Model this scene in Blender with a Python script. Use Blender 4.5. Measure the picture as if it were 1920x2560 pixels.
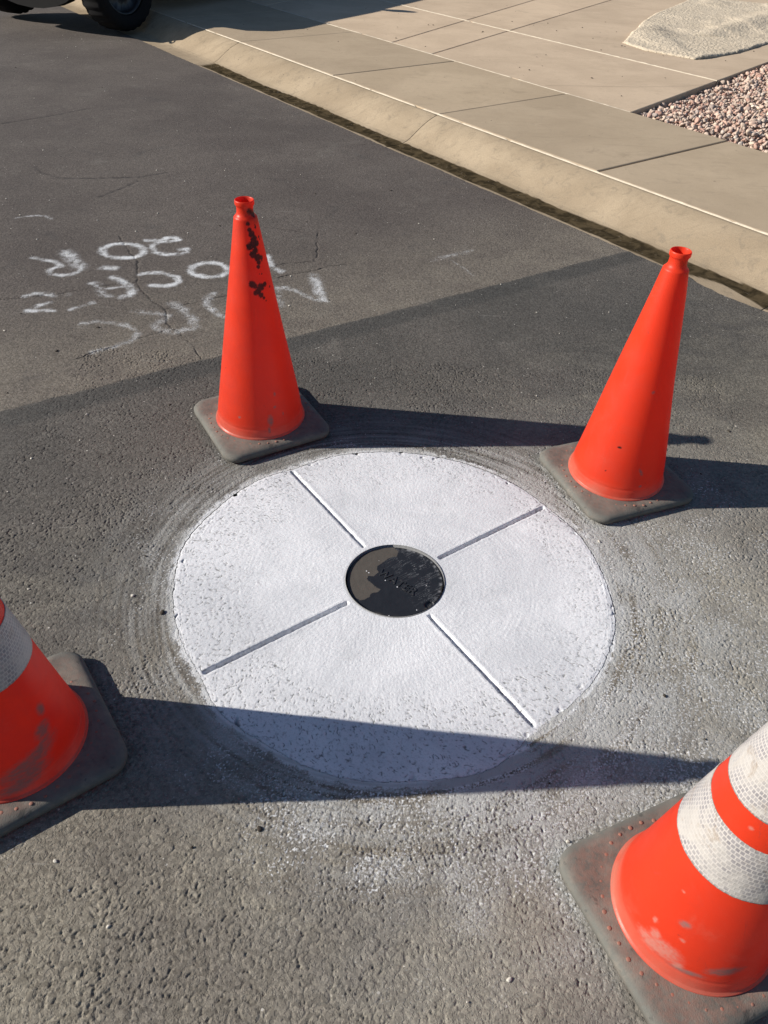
import bpy, bmesh, math, random
import numpy as np
from mathutils import Vector, Matrix, Euler
for o in list(bpy.data.objects): bpy.data.objects.remove(o)
R = math.radians
sc = bpy.context.scene
C = sc.collection

# ------------------------------------------------------------------ camera
PITCH, ROLL = 0.7187, 0.0472
CAM = Vector((-0.0366, -1.3441, 1.4059))
fwd = Vector((0, math.cos(PITCH), -math.sin(PITCH)))
rt0 = Vector((1, 0, 0)); up0 = rt0.cross(fwd)
rt = math.cos(ROLL)*rt0 + math.sin(ROLL)*up0
up = -math.sin(ROLL)*rt0 + math.cos(ROLL)*up0
cam = bpy.data.cameras.new('camera'); camo = bpy.data.objects.new('camera', cam); C.objects.link(camo)
camo.matrix_world = Matrix(((rt.x, up.x, -fwd.x, CAM.x), (rt.y, up.y, -fwd.y, CAM.y), (rt.z, up.z, -fwd.z, CAM.z), (0, 0, 0, 1)))
cam.sensor_fit = 'VERTICAL'; cam.sensor_height = 36.0; cam.sensor_width = 27.0
cam.lens = 36.0*1873.3/2560.0
cam.clip_start = 0.02; cam.clip_end = 2000
sc.camera = camo

# ------------------------------------------------------------------ sky, sun, exposure
SUN_EL = R(26.1); SUN_AZ = R(180.75)          # direction TO the sun, measured from +X counter-clockwise
w = bpy.data.worlds.new('World'); sc.world = w; w.use_nodes = True
nt = w.node_tree; bg = nt.nodes['Background']
sky = nt.nodes.new('ShaderNodeTexSky'); sky.sky_type = 'NISHITA'; sky.sun_disc = False
sky.sun_elevation = SUN_EL; sky.sun_rotation = R(90) - SUN_AZ
sky.air_density = 1.0; sky.dust_density = 0.4; sky.ozone_density = 3.0
nt.links.new(sky.outputs[0], bg.inputs[0]); bg.inputs[1].default_value = 0.060
sl = bpy.data.lights.new('sun', 'SUN'); slo = bpy.data.objects.new('sun', sl); C.objects.link(slo)
sl.energy = 5.0; sl.angle = R(0.53); sl.color = (1.0, 0.94, 0.85)
sd = Vector((math.cos(SUN_EL)*math.cos(SUN_AZ), math.cos(SUN_EL)*math.sin(SUN_AZ), math.sin(SUN_EL)))
slo.rotation_euler = sd.to_track_quat('Z', 'Y').to_euler()
sc.view_settings.view_transform = 'Standard'; sc.view_settings.look = 'None'
sc.view_settings.exposure = 0.5; sc.view_settings.gamma = 1.0; sc.view_settings.use_curve_mapping = False

# ------------------------------------------------------------------ measured outlines (metres on the ground; bearing and height on the cone)
RING = [(-2.998, 0.5593), (-2.827, 0.5547), (-2.489, 0.5398), (-2.319, 0.5617), (-2.038, 0.5546), (-1.79, 0.5675), (-1.667, 0.5662), (-1.441, 0.5592), (-1.188, 0.5672), (-0.918, 0.5208), (-0.785, 0.5322), (-0.526, 0.5471), (-0.203, 0.5607), (0.099, 0.5498), (0.431, 0.5498), (0.626, 0.5365), (0.764, 0.5444), (1.583, 0.5516), (1.972, 0.5519), (2.199, 0.5389), (2.357, 0.5616), (2.705, 0.5653), (2.96, 0.5764)]
STROKES = [(0.03, 1, [(-1.22, 2.131), (-1.185, 2.128), (-1.147, 2.14), (-1.128, 2.173), (-1.096, 2.182), (-1.074, 2.156), (-1.104, 2.131), (-1.156, 2.121), (-1.175, 2.087), (-1.171, 2.045), (-1.138, 1.998), (-1.086, 1.976), (-1.036, 1.988), (-1.003, 2.019), (-1.012, 2.052), (-1.034, 2.039)]), (0.032, 1, [(-1.195, 2.008), (-1.193, 1.981), (-1.201, 1.956), (-1.219, 1.936), (-1.245, 1.922), (-1.275, 1.916), (-1.306, 1.919), (-1.336, 1.93), (-1.362, 1.948), (-1.38, 1.972), (-1.388, 1.999), (-1.386, 2.025), (-1.373, 2.049), (-1.351, 2.067), (-1.322, 2.078), (-1.29, 2.08), (-1.258, 2.072), (-1.229, 2.056), (-1.207, 2.034), (-1.195, 2.008)]), (0.04, 1, [(-1.315, 1.808), (-1.276, 1.808)]), (0.028, 0.75, [(-1.659, 1.876), (-1.605, 1.861), (-1.546, 1.841), (-1.501, 1.803), (-1.525, 1.781), (-1.542, 1.752), (-1.52, 1.717), (-1.467, 1.708), (-1.424, 1.728), (-1.409, 1.775), (-1.424, 1.811), (-1.465, 1.846)]), (0.06, 0.7, [(-1.538, 1.945), (-1.507, 1.913), (-1.461, 1.846), (-1.419, 1.796)]), (0.032, 0.95, [(-0.78, 1.842), (-0.78, 1.817), (-0.788, 1.794), (-0.804, 1.775), (-0.826, 1.763), (-0.852, 1.758), (-0.878, 1.761), (-0.903, 1.772), (-0.923, 1.789), (-0.937, 1.811), (-0.942, 1.836), (-0.939, 1.86), (-0.927, 1.882), (-0.908, 1.899), (-0.883, 1.908), (-0.856, 1.909), (-0.829, 1.902), (-0.806, 1.887), (-0.789, 1.866), (-0.78, 1.842)]), (0.03, 0.95, [(-1.142, 1.759), (-1.094, 1.78), (-1.036, 1.776), (-0.984, 1.747), (-0.964, 1.713), (-0.975, 1.668), (-1.015, 1.646), (-1.066, 1.651)]), (0.035, 0.6, [(-1.316, 1.645), (-1.293, 1.64), (-1.265, 1.58), (-1.235, 1.542), (-1.213, 1.531)]), (0.034, 0.85, [(-1.25, 1.71), (-1.213, 1.692), (-1.169, 1.646), (-1.132, 1.601), (-1.13, 1.553), (-1.159, 1.53)]), (0.02, 0.6, [(-1.246, 1.598), (-1.215, 1.616), (-1.181, 1.624)]), (0.028, 0.5, [(-1.323, 1.401), (-1.293, 1.43), (-1.258, 1.466)]), (0.03, 0.5, [(-1.393, 1.532), (-1.381, 1.533)]), (0.028, 0.7, [(-1.547, 1.499), (-1.52, 1.522), (-1.481, 1.529), (-1.448, 1.519), (-1.43, 1.507)]), (0.026, 0.7, [(-1.428, 1.448), (-1.454, 1.426), (-1.486, 1.374), (-1.453, 1.377), (-1.387, 1.384)]), (0.03, 1, [(-1.486, 1.374), (-1.453, 1.377)]), (0.03, 0.85, [(-0.631, 2.022), (-0.619, 1.982), (-0.591, 1.904), (-0.565, 1.868), (-0.544, 1.851)]), (0.045, 0.75, [(-0.399, 1.823), (-0.377, 1.763), (-0.357, 1.669), (-0.337, 1.596)]), (0.03, 0.65, [(-0.321, 1.58), (-0.37, 1.595), (-0.414, 1.627), (-0.454, 1.664), (-0.499, 1.689), (-0.535, 1.691)]), (0.035, 0.4, [(-0.532, 1.685), (-0.521, 1.605), (-0.494, 1.518)]), (0.034, 0.6, [(-0.708, 1.404), (-0.74, 1.422), (-0.785, 1.476), (-0.808, 1.518), (-0.81, 1.574), (-0.792, 1.604)]), (0.04, 0.4, [(-1.065, 1.409), (-1.007, 1.408), (-0.959, 1.401), (-0.928, 1.379), (-0.952, 1.327), (-0.963, 1.296), (-0.93, 1.264), (-0.877, 1.254)]), (0.045, 0.5, [(-0.851, 1.26), (-0.811, 1.305), (-0.827, 1.364), (-0.88, 1.434), (-0.941, 1.493)]), (0.03, 0.45, [(-1.244, 1.286), (-1.201, 1.308), (-1.139, 1.308), (-1.072, 1.291), (-1.029, 1.26), (-1.008, 1.221), (-1.014, 1.186), (-1.036, 1.151), (-1.079, 1.114), (-1.132, 1.076)]), (0.02, 0.5, [(-1.914, 2.329), (-1.861, 2.367), (-1.795, 2.376), (-1.745, 2.341)]), (0.035, 0.35, [(0.134, 2.06), (0.234, 2.126), (0.325, 2.192)]), (0.012, 0.5, [(0.22, 2.062), (0.271, 1.99), (0.314, 1.906)])]
CRACKS = [(0.004, [(-1.631, 1.459), (-1.552, 1.481), (-1.476, 1.516), (-1.42, 1.526), (-1.385, 1.56), (-1.321, 1.587), (-1.305, 1.61), (-1.24, 1.639), (-1.187, 1.666), (-1.141, 1.678)]), (0.005, [(-1.362, 2.171), (-1.319, 2.096), (-1.251, 1.976), (-1.197, 1.901), (-1.163, 1.78), (-1.138, 1.679), (-1.104, 1.611), (-1.038, 1.522), (-0.99, 1.474), (-0.957, 1.439), (-0.931, 1.378), (-0.924, 1.33), (-0.904, 1.296), (-0.856, 1.259), (-0.834, 1.21), (-0.802, 1.19), (-0.766, 1.127), (-0.731, 1.066)]), (0.004, [(-0.959, 1.445), (-0.902, 1.477), (-0.825, 1.531), (-0.772, 1.564), (-0.73, 1.596)]), (0.005, [(-0.908, 1.266), (-0.954, 1.226), (-1.0, 1.193), (-1.029, 1.162), (-1.07, 1.12), (-1.106, 1.095), (-1.132, 1.076), (-1.152, 1.043), (-1.193, 1.008)]), (0.003, [(-0.428, 2.343), (-0.42, 2.236), (-0.406, 2.119), (-0.402, 2.021), (-0.415, 1.985), (-0.478, 1.957), (-0.537, 1.944), (-0.576, 1.913)]), (0.003, [(-0.548, 1.787), (-0.49, 1.832), (-0.414, 1.872), (-0.339, 1.933), (-0.254, 1.97)]), (0.006, [(-2.662, 3.931), (-2.52, 4.071), (-2.386, 4.215), (-2.22, 4.434)]), (0.006, [(-2.986, 5.228), (-2.849, 5.557), (-2.747, 5.761)]), (0.005, [(-2.122, 3.112), (-2.048, 3.019), (-1.915, 2.938), (-1.743, 2.963), (-1.501, 3.018), (-1.37, 3.12)]), (0.005, [(-1.614, 2.679), (-1.545, 2.817), (-1.485, 2.961)]), (0.003, [(-1.289, 0.695), (-1.3, 0.75), (-1.291, 0.794), (-1.267, 0.833)]), (0.003, [(-0.746, 2.376), (-0.57, 2.346), (-0.51, 2.329)])]
DRY = [(-0.005, 0.125), (0.007, 0.107), (0.005, 0.091), (-0.018, 0.081), (-0.048, 0.048), (-0.046, 0.024), (-0.055, 0.012), (-0.071, 0.011), (-0.073, -0.0), (-0.059, -0.015), (-0.037, -0.035), (-0.042, -0.043), (-0.058, -0.048), (-0.063, -0.061), (-0.078, -0.072), (-0.089, -0.075), (-0.115, -0.044), (-0.127, -0.008), (-0.122, 0.031), (-0.108, 0.067), (-0.084, 0.089), (-0.064, 0.103), (-0.03, 0.119)]
SMUDGE = [(-0.809, 0.6842, 0.0079), (-0.334, 0.6755, 0.0086), (-1.219, 0.6565, 0.0054), (-1.142, 0.6415, 0.006), (-1.01, 0.6298, 0.0086), (-0.898, 0.6167, 0.01), (-1.003, 0.6036, 0.0114), (-1.278, 0.5992, 0.0086), (-0.736, 0.604, 0.0071), (-0.916, 0.5875, 0.0086), (-1.091, 0.5788, 0.01), (-0.839, 0.5681, 0.01), (-0.601, 0.5652, 0.0064), (-0.822, 0.5549, 0.0064), (-0.889, 0.5443, 0.0057), (-0.462, 0.6181, 0.0031), (-0.601, 0.6449, 0.0036), (-0.595, 0.5564, 0.0026), (-1.303, 0.5005, 0.0093), (-1.173, 0.4942, 0.0071), (-0.919, 0.4898, 0.0107), (-0.695, 0.4942, 0.0071), (-1.059, 0.4796, 0.0086), (-1.17, 0.4762, 0.0071), (-0.956, 0.4679, 0.0071), (-0.845, 0.4587, 0.004), (-0.396, 0.4811, 0.0029), (-0.759, 0.4495, 0.0023), (-0.756, 0.5234, 0.002), (-0.89, 0.5253, 0.0017), (-0.405, 0.6118, 0.002), (-0.624, 0.6507, 0.002)]
# ------------------------------------------------------------------ numpy noise
def _hash(i, j, seed):
    h = (i.astype(np.int64)*374761393 + j.astype(np.int64)*668265263 + seed*1442695041) & 0xFFFFFFFF
    h = ((h ^ (h >> 13))*1274126177) & 0xFFFFFFFF
    h = h ^ (h >> 16)
    return (h & 0xFFFFFF)/float(0xFFFFFF)
def gnoise(x, y, seed=0):
    xi = np.floor(x); yi = np.floor(y); fx = x-xi; fy = y-yi
    u = fx*fx*fx*(fx*(fx*6-15)+10); v = fy*fy*fy*(fy*(fy*6-15)+10)
    def g(a, b):
        t = _hash(xi+a, yi+b, seed)*2*np.pi
        return np.cos(t)*(fx-a) + np.sin(t)*(fy-b)
    n0 = g(0, 0)*(1-u) + g(1, 0)*u; n1 = g(0, 1)*(1-u) + g(1, 1)*u
    return (n0*(1-v) + n1*v)*1.5
def fbm(x, y, o=3, seed=0):
    s = 0; a = 1.0; t = 0
    for k in range(o):
        s = s + a*gnoise(x*2**k, y*2**k, seed+17*k); t += a; a *= .5
    return s/t
def worley(x, y, seed=0):
    xi = np.floor(x); yi = np.floor(y)
    f1 = np.full(x.shape, 9.0); f2 = np.full(x.shape, 9.0); idn = np.zeros(x.shape)
    for a in (-1, 0, 1):
        for b in (-1, 0, 1):
            px = xi+a+_hash(xi+a, yi+b, seed); py = yi+b+_hash(xi+a, yi+b, seed+99)
            d = np.hypot(px-x, py-y); idd = _hash(xi+a, yi+b, seed+7)
            nn = d < f1
            f2 = np.where(nn, f1, np.minimum(f2, d)); idn = np.where(nn, idd, idn); f1 = np.where(nn, d, f1)
    return f1, f2, idn
def sstep(a, b, x):
    t = np.clip((x-a)/(b-a), 0, 1); return t*t*(3-2*t)
def seg_dist(px, py, pts):
    """distance from points to a polyline"""
    d = np.full(px.shape, 9e9)
    for (ax, ay), (bx, by) in zip(pts[:-1], pts[1:]):
        ex, ey = bx-ax, by-ay; L = ex*ex+ey*ey+1e-12
        t = np.clip(((px-ax)*ex+(py-ay)*ey)/L, 0, 1)
        d = np.minimum(d, np.hypot(px-ax-t*ex, py-ay-t*ey))
    return d
def in_poly(px, py, poly):
    ins = np.zeros(px.shape, bool); n = len(poly)
    for i in range(n):
        x1, y1 = poly[i]; x2, y2 = poly[(i+1) % n]
        c = ((y1 > py) != (y2 > py)) & (px < (x2-x1)*(py-y1)/(y2-y1+1e-15)+x1)
        ins ^= c
    return ins

# ------------------------------------------------------------------ mesh helpers
def np_mesh(name, V, F, mat=None, smooth=True, attrs=None, parent=None):
    """V (n,3); F list of int arrays each (m,k)"""
    me = bpy.data.meshes.new(name)
    V = np.asarray(V, np.float32)
    me.vertices.add(len(V)); me.vertices.foreach_set('co', V.ravel())
    Fs = [np.asarray(f, np.int32) for f in (F if isinstance(F, list) else [F])]
    tot = np.concatenate([np.full(len(f), f.shape[1], np.int32) for f in Fs])
    idx = np.concatenate([f.ravel() for f in Fs])
    me.loops.add(len(idx)); me.loops.foreach_set('vertex_index', idx)
    me.polygons.add(len(tot)); st = np.concatenate([[0], np.cumsum(tot)[:-1]]).astype(np.int32)
    me.polygons.foreach_set('loop_start', st); me.polygons.foreach_set('loop_total', tot)
    if attrs:
        for k, a in attrs.items():
            at = me.attributes.new(k, 'FLOAT', 'POINT'); at.data.foreach_set('value', np.asarray(a, np.float32))
    me.update(calc_edges=True)
    if smooth: me.polygons.foreach_set('use_smooth', np.ones(len(tot), bool))
    if mat: me.materials.append(mat)
    o = bpy.data.objects.new(name, me); C.objects.link(o)
    if parent: o.parent = parent
    return o
def grid_faces(ny, nx, off=0, wrap=False):
    i = np.arange(ny*nx).reshape(ny, nx)+off
    if wrap:
        j = np.concatenate([i, i[:, :1]], 1)
    else: j = i
    return np.stack([j[:-1, :-1], j[:-1, 1:], j[1:, 1:], j[1:, :-1]], -1).reshape(-1, 4)
def bm_obj(name, bm, mat, parent=None, smooth=False):
    me = bpy.data.meshes.new(name); bm.to_mesh(me); bm.free()
    if smooth: me.polygons.foreach_set('use_smooth', np.ones(len(me.polygons), bool))
    if mat: me.materials.append(mat)
    o = bpy.data.objects.new(name, me); C.objects.link(o)
    if parent: o.parent = parent
    return o
def add_box(bm, lo, hi, bev=0.0, seg=2):
    b2 = bmesh.new(); bmesh.ops.create_cube(b2, size=1)
    for v in b2.verts:
        v.co = Vector([(lo[k]+hi[k])/2+v.co[k]*(hi[k]-lo[k]) for k in range(3)])
    if bev: bmesh.ops.bevel(b2, geom=b2.edges[:], offset=bev, segments=seg, affect='EDGES', profile=.6)
    me = bpy.data.meshes.new('tmp'); b2.to_mesh(me); b2.free(); bm.from_mesh(me); bpy.data.meshes.remove(me)
def lathe(prof, n=96, axis='z'):
    """profile [(r,z)] -> V,F"""
    th = np.linspace(0, 2*np.pi, n, endpoint=False)
    P = np.array(prof, float)
    V = np.stack([P[:, 0][:, None]*np.cos(th), P[:, 0][:, None]*np.sin(th), np.repeat(P[:, 1][:, None], n, 1)], -1).reshape(-1, 3)
    return V, grid_faces(len(P), n, wrap=True)
def empty(name, label, cat, loc=(0, 0, 0), rz=0, group=None):
    o = bpy.data.objects.new(name, None); C.objects.link(o); o.location = loc; o.rotation_euler = (0, 0, rz)
    o['label'] = label; o['category'] = cat
    if group: o['group'] = group
    return o
def tag(o, label, cat, group=None, kind=None):
    o['label'] = label; o['category'] = cat
    if group: o['group'] = group
    if kind: o['kind'] = kind
    return o
def struct(o): o['kind'] = 'structure'; return o

# ------------------------------------------------------------------ material helpers
class M:
    def __init__(s, name):
        s.m = bpy.data.materials.new(name); s.m.use_nodes = True; s.t = s.m.node_tree
        s.b = s.t.nodes['Principled BSDF']; s.out = s.t.nodes['Material Output']
        s.co = s.t.nodes.new('ShaderNodeTexCoord').outputs['Object']
    def n(s, typ, **k):
        x = s.t.nodes.new('ShaderNode'+typ)
        for a, v in k.items(): setattr(x, a, v)
        return x
    def set(s, sock, v):
        if isinstance(v, bpy.types.NodeSocket): s.t.links.new(v, sock)
        elif v is not None:
            if hasattr(sock, 'default_value') and hasattr(sock.default_value, '__len__') and not hasattr(v, '__len__'): v = (v,)*len(sock.default_value)
            if hasattr(v, '__len__') and len(v) == 3 and len(sock.default_value) == 4: v = (*v, 1)
            sock.default_value = v
    def noise(s, scale, detail=3, rough=.55, dist=0, vec=None, col=False):
        x = s.n('TexNoise'); s.set(x.inputs['Vector'], vec or s.co); x.inputs['Scale'].default_value = scale
        x.inputs['Detail'].default_value = detail; x.inputs['Roughness'].default_value = rough; x.inputs['Distortion'].default_value = dist
        return x.outputs['Color' if col else 'Fac']
    def vor(s, scale, feat='F1', out='Distance', vec=None, rnd=1):
        x = s.n('TexVoronoi', feature=feat); s.set(x.inputs['Vector'], vec or s.co); x.inputs['Scale'].default_value = scale
        x.inputs['Randomness'].default_value = rnd
        return x.outputs[out]
    def ramp(s, f, a, b, lo=0., hi=1.):
        x = s.n('MapRange', interpolation_type='SMOOTHSTEP'); s.set(x.inputs[0], f)
        for i, v in zip((1, 2, 3, 4), (a, b, lo, hi)): s.set(x.inputs[i], v)
        return x.outputs[0]
    def math(s, op, a, b=0., c=0.):
        x = s.n('Math', operation=op); s.set(x.inputs[0], a); s.set(x.inputs[1], b); s.set(x.inputs[2], c); return x.outputs[0]
    def mix(s, f, a, b, mode='MIX'):
        x = s.n('Mix', data_type='RGBA', blend_type=mode); s.set(x.inputs[0], f); s.set(x.inputs[6], a); s.set(x.inputs[7], b); return x.outputs[2]
    def attr(s, name, out='Fac'):
        x = s.n('Attribute', attribute_name=name); return x.outputs[out]
    def xyz(s):
        x = s.n('SeparateXYZ'); s.t.links.new(s.co, x.inputs[0]); return x.outputs
    def map(s, scale=(1, 1, 1), rot=(0, 0, 0), vec=None):
        x = s.n('Mapping'); s.set(x.inputs[0], vec or s.co); x.inputs['Scale'].default_value = scale; x.inputs['Rotation'].default_value = rot
        return x.outputs[0]
    def bump(s, h, dist=.001, strength=1., normal=None):
        x = s.n('Bump'); s.set(x.inputs['Height'], h); x.inputs['Distance'].default_value = dist; x.inputs['Strength'].default_value = strength
        if normal: s.t.links.new(normal, x.inputs['Normal'])
        return x.outputs[0]
    def fin(s, col=None, rough=None, normal=None, metal=None, spec=None):
        s.set(s.b.inputs['Base Color'], col); s.set(s.b.inputs['Roughness'], rough)
        if normal: s.t.links.new(normal, s.b.inputs['Normal'])
        if metal is not None: s.set(s.b.inputs['Metallic'], metal)
        if spec is not None: s.set(s.b.inputs['Specular IOR Level'], spec)
        return s.m

# kerb frame: s along the kerb, t away from the road
KD = np.array([-0.619, 0.7855]); KN = np.array([0.7855, 0.619])
def st(s, t, z=0.): return (KD[0]*s+KN[0]*t, KD[1]*s+KN[1]*t, z)
KZ = 0.134

# ------------------------------------------------------------------ materials
def mat_road():
    m = M('asphalt'); X = m.xyz()
    s = m.math('ADD', m.math('MULTIPLY', X[0], float(KD[0])), m.math('MULTIPLY', X[1], float(KD[1])))
    t = m.math('ADD', m.math('MULTIPLY', X[0], float(KN[0])), m.math('MULTIPLY', X[1], float(KN[1])))
    line = m.math('SUBTRACT', m.math('SUBTRACT', s, m.math('MULTIPLY', t, -.075)), 1.285)   # >0 beyond the seam
    wob = m.math('MULTIPLY', m.math('SUBTRACT', m.noise(9, 5, .7), .5), .045)
    d = m.math('ADD', line, wob)
    old = m.ramp(d, -.005, .006)
    big = m.noise(1.1, 4, .6); med = m.noise(6, 4, .6)
    # older asphalt beyond the seam: dusty by the seam, plain further off
    dusty = m.math('MULTIPLY', m.ramp(d, 1.0, 0), m.ramp(med, .25, .75, .45, 1.))
    oc = m.mix(m.ramp(big, .35, .65), (.084, .070, .062), (.112, .095, .083))
    oc = m.mix(dusty, oc, (.172, .150, .122))
    # newer patch: dark by the seam, paler towards the foreground from grit and painted-in sun angle
    nc = m.mix(m.ramp(big, .35, .65), (.074, .069, .062), (.104, .094, .083))
    dust = m.ramp(m.math('ADD', d, m.math('MULTIPLY', m.math('SUBTRACT', big, .5), .9)), -.75, -1.9)
    nc = m.mix(dust, nc, m.mix(m.ramp(m.noise(2.1, 4, .6, .8), .35, .65), (.160, .142, .118), (.240, .216, .170)))
    stripe = m.math('MULTIPLY', m.ramp(m.math('ABSOLUTE', m.math('ADD', d, .055)), .075, .03), .75)
    nc = m.mix(stripe, nc, (.056, .054, .050))
    c = m.mix(old, nc, oc)
    stain = m.ramp(m.noise(2.6, 5, .65, 1.2), .55, .75)
    c = m.mix(m.math('MULTIPLY', stain, .35), c, (.17, .155, .135))
    dk = m.ramp(m.noise(3.7, 4, .6, .8), .60, .74)
    c = m.mix(m.math('MULTIPLY', dk, .35), c, (.05, .048, .047))
    pb = m.ramp(m.noise(4.2, 5, .68, .7, m.map((1, 1.6, 1), (0, 0, .5))), .40, .72); nw = m.math('SUBTRACT', 1., m.math('MULTIPLY', old, .8)); c = m.mix(m.math('MULTIPLY', m.math('MULTIPLY', pb, .30), m.math('MULTIPLY', nw, m.ramp(d, -.3, -1.))), c, (.27, .245, .195))
    db = m.ramp(m.noise(2.3, 5, .62, .5, m.map((1.5, 1, 1), (0, 0, .9))), .52, .70); c = m.mix(m.math('MULTIPLY', m.math('MULTIPLY', db, .38), nw), c, (.072, .066, .060))
    # aggregate
    gr = m.noise(330, 2, .7); c = m.mix(1., c, m.mix(gr, (.35, .35, .35), (1.65, 1.65, 1.65)), 'MULTIPLY')
    vc = m.vor(150, out='Color'); g2 = m.n('SeparateColor'); m.t.links.new(vc, g2.inputs[0])
    c = m.mix(1., c, m.mix(g2.outputs[0], (.72, .71, .70), (1.28, 1.28, 1.28)), 'MULTIPLY')
    vb = m.vor(95, out='Color'); g3 = m.n('SeparateColor'); m.t.links.new(vb, g3.inputs[0])
    spk = m.math('MULTIPLY', m.math('GREATER_THAN', g3.outputs[1], .988), m.math('LESS_THAN', m.vor(95), .22))
    c = m.mix(m.math('MULTIPLY', spk, .8), c, (.55, .52, .47))
    # long faint tyre scuffs
    sc1 = m.noise(3, 4, .6, 0, m.map((1.2, 22, 1), (0, 0, .12)))
    c = m.mix(m.math('MULTIPLY', m.ramp(sc1, .66, .74), .28), c, (.34, .32, .29))
    # fine network of cracks far off
    ck = m.attr('crack'); c = m.mix(ck, c, (.022, .021, .021))
    # paint mist and lettering
    pt = m.attr('paint')
    pn = m.noise(260, 2, .6)
    pm = m.ramp(m.math('SUBTRACT', m.math('ADD', pt, m.math('MULTIPLY', m.math('SUBTRACT', pn, .5), 1.1)), .5), -.22, .3)
    pm = m.math('MULTIPLY', pm, m.math('GREATER_THAN', pt, .02))
    c = m.mix(pm, c, (.66, .67, .68))
    ds = m.attr('dustring'); c = m.mix(ds, c, (.345, .343, .325))
    h = m.math('ADD', m.math('MULTIPLY', m.noise(240, 3, .7), .8), m.math('MULTIPLY', m.vor(130), .25))
    h = m.math('ADD', h, m.math('MULTIPLY', m.ramp(m.noise(95, 3, .6), .40, .52), .7))
    return m.fin(c, m.ramp(gr, .3, .7, .75, .95), m.bump(h, .0022, .55), spec=.3)
def mat_collar():
    m = M('white_paint_on_concrete')
    c = m.mix(m.ramp(m.noise(3.2, 5, .62, .7), .3, .7), (.60, .61, .635), (.76, .765, .785)); thin = m.ramp(m.noise(26, 5, .75, .8), .55, .75); c = m.mix(m.math('MULTIPLY', thin, .22), c, (.42, .43, .44))
    c = m.mix(m.math('MULTIPLY', m.ramp(m.noise(260, 3, .7), .50, .30), .55), c, (.40, .41, .43))
    c = m.mix(m.math('MULTIPLY', m.ramp(m.noise(11, 5, .7, .6), .52, .72), .30), c, (.44, .45, .46)); c = m.mix(m.attr('bare'), c, (.17, .17, .165))
    h = m.math('ADD', m.noise(420, 3, .7), m.math('MULTIPLY', m.noise(150, 2), .7))
    return m.fin(c, .75, m.bump(h, .0010, .6), spec=.25)
def mat_cover():
    m = M('cast_iron'); dry = m.attr('dry')
    c = m.mix(m.noise(30, 4), (.012, .013, .016), (.022, .023, .027))
    dc = m.mix(m.noise(60, 4), (.060, .052, .044), (.092, .08, .068))
    c = m.mix(dry, c, dc)
    c = m.mix(m.math('MULTIPLY', m.attr('smear'), .55), c, (.42, .43, .45))
    fl = m.vor(160, out='Color'); g = m.n('SeparateColor'); m.t.links.new(fl, g.inputs[0])
    c = m.mix(m.math('MULTIPLY', m.math('GREATER_THAN', g.outputs[0], .985), m.math('LESS_THAN', m.vor(160), .28)), c, (.7, .7, .72))
    return m.fin(c, m.mix(dry, (.38,)*3, (.8,)*3), m.bump(m.noise(300, 3), .0006, .5), spec=.45)
def mat_simple(name, a, b, scale=8, rough=.6, bs=300, bd=.0005, metal=0., spec=.5, detail=4):
    m = M(name); c = m.mix(m.noise(scale, detail), a, b)
    return m.fin(c, rough, m.bump(m.noise(bs, 2), bd, .6), metal, spec)
def mat_concrete(name, a, b, sp=.5, fine=.10, mott=.25):
    m = M(name)
    big = m.noise(1.6, 5, .62, .5); c = m.mix(m.ramp(big, .3, .7), a, b)
    ti = m.attr('tint'); c = m.mix(1., c, m.mix(ti, (.89, .88, .88), (1.07, 1.05, 1.03)), 'MULTIPLY')
    st_ = m.ramp(m.noise(4.5, 6, .7, .6), .56, .76); c = m.mix(m.math('MULTIPLY', st_, .55), c, tuple(v*.68 for v in a))
    fl = m.ramp(m.noise(16, 5, .7, .8), .50, .70); c = m.mix(m.math('MULTIPLY', fl, mott), c, (a[0]*.74, a[1]*.76, a[2]*.80))
    stk = m.ramp(m.noise(2.2, 5, .65, .4, m.map((1, 9, 1), (0, 0, -.903))), .55, .72); c = m.mix(m.math('MULTIPLY', stk, .30), c, tuple(v*.72 for v in a))
    lt = m.ramp(m.noise(7, 5, .7, 1.5), .62, .8); c = m.mix(m.math('MULTIPLY', lt, .35), c, tuple(min(v*1.25, .8) for v in b))
    g = m.noise(210, 3, .7); c = m.mix(1., c, m.mix(g, (1-fine*2,)*3, (1+fine*2,)*3), 'MULTIPLY')
    dot = m.vor(22, out='Color'); q = m.n('SeparateColor'); m.t.links.new(dot, q.inputs[0])
    dd = m.math('MULTIPLY', m.math('GREATER_THAN', q.outputs[0], .985), m.math('LESS_THAN', m.vor(22), .14))
    c = m.mix(m.math('MULTIPLY', dd, .6), c, (.10, .085, .07))
    # water standing in the gutter
    wt = m.attr('wet'); wn = m.noise(14, 4, .6, 1.0, m.map((1, 1, 1)))
    wc = m.mix(m.ramp(wn, .35, .65), (.032, .025, .015), (.085, .064, .037))
    c = m.mix(wt, c, wc)
    bs_ = m.noise(1., 3, .7, 0, m.map((8, 420, 1), (0, 0, -.903))); c = m.mix(1., c, m.mix(bs_, (.93,)*3, (1.07,)*3), 'MULTIPLY')
    sp = m.ramp(m.noise(38, 4, .75), .64, .72); c = m.mix(m.math('MULTIPLY', sp, .35), c, tuple(v*.6 for v in a))
    cr = m.attr('crack'); c = m.mix(cr, c, (.12, .10, .08))
    rg = m.mix(wt, (.88,)*3, (.32,)*3)
    h = m.math('ADD', g, m.math('MULTIPLY', m.noise(60, 3), .6))
    h = m.math('MULTIPLY', h, m.math('SUBTRACT', 1., m.math('MULTIPLY', wt, .85)))
    return m.fin(c, rg, m.bump(h, .0012, .55), spec=sp)
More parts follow.
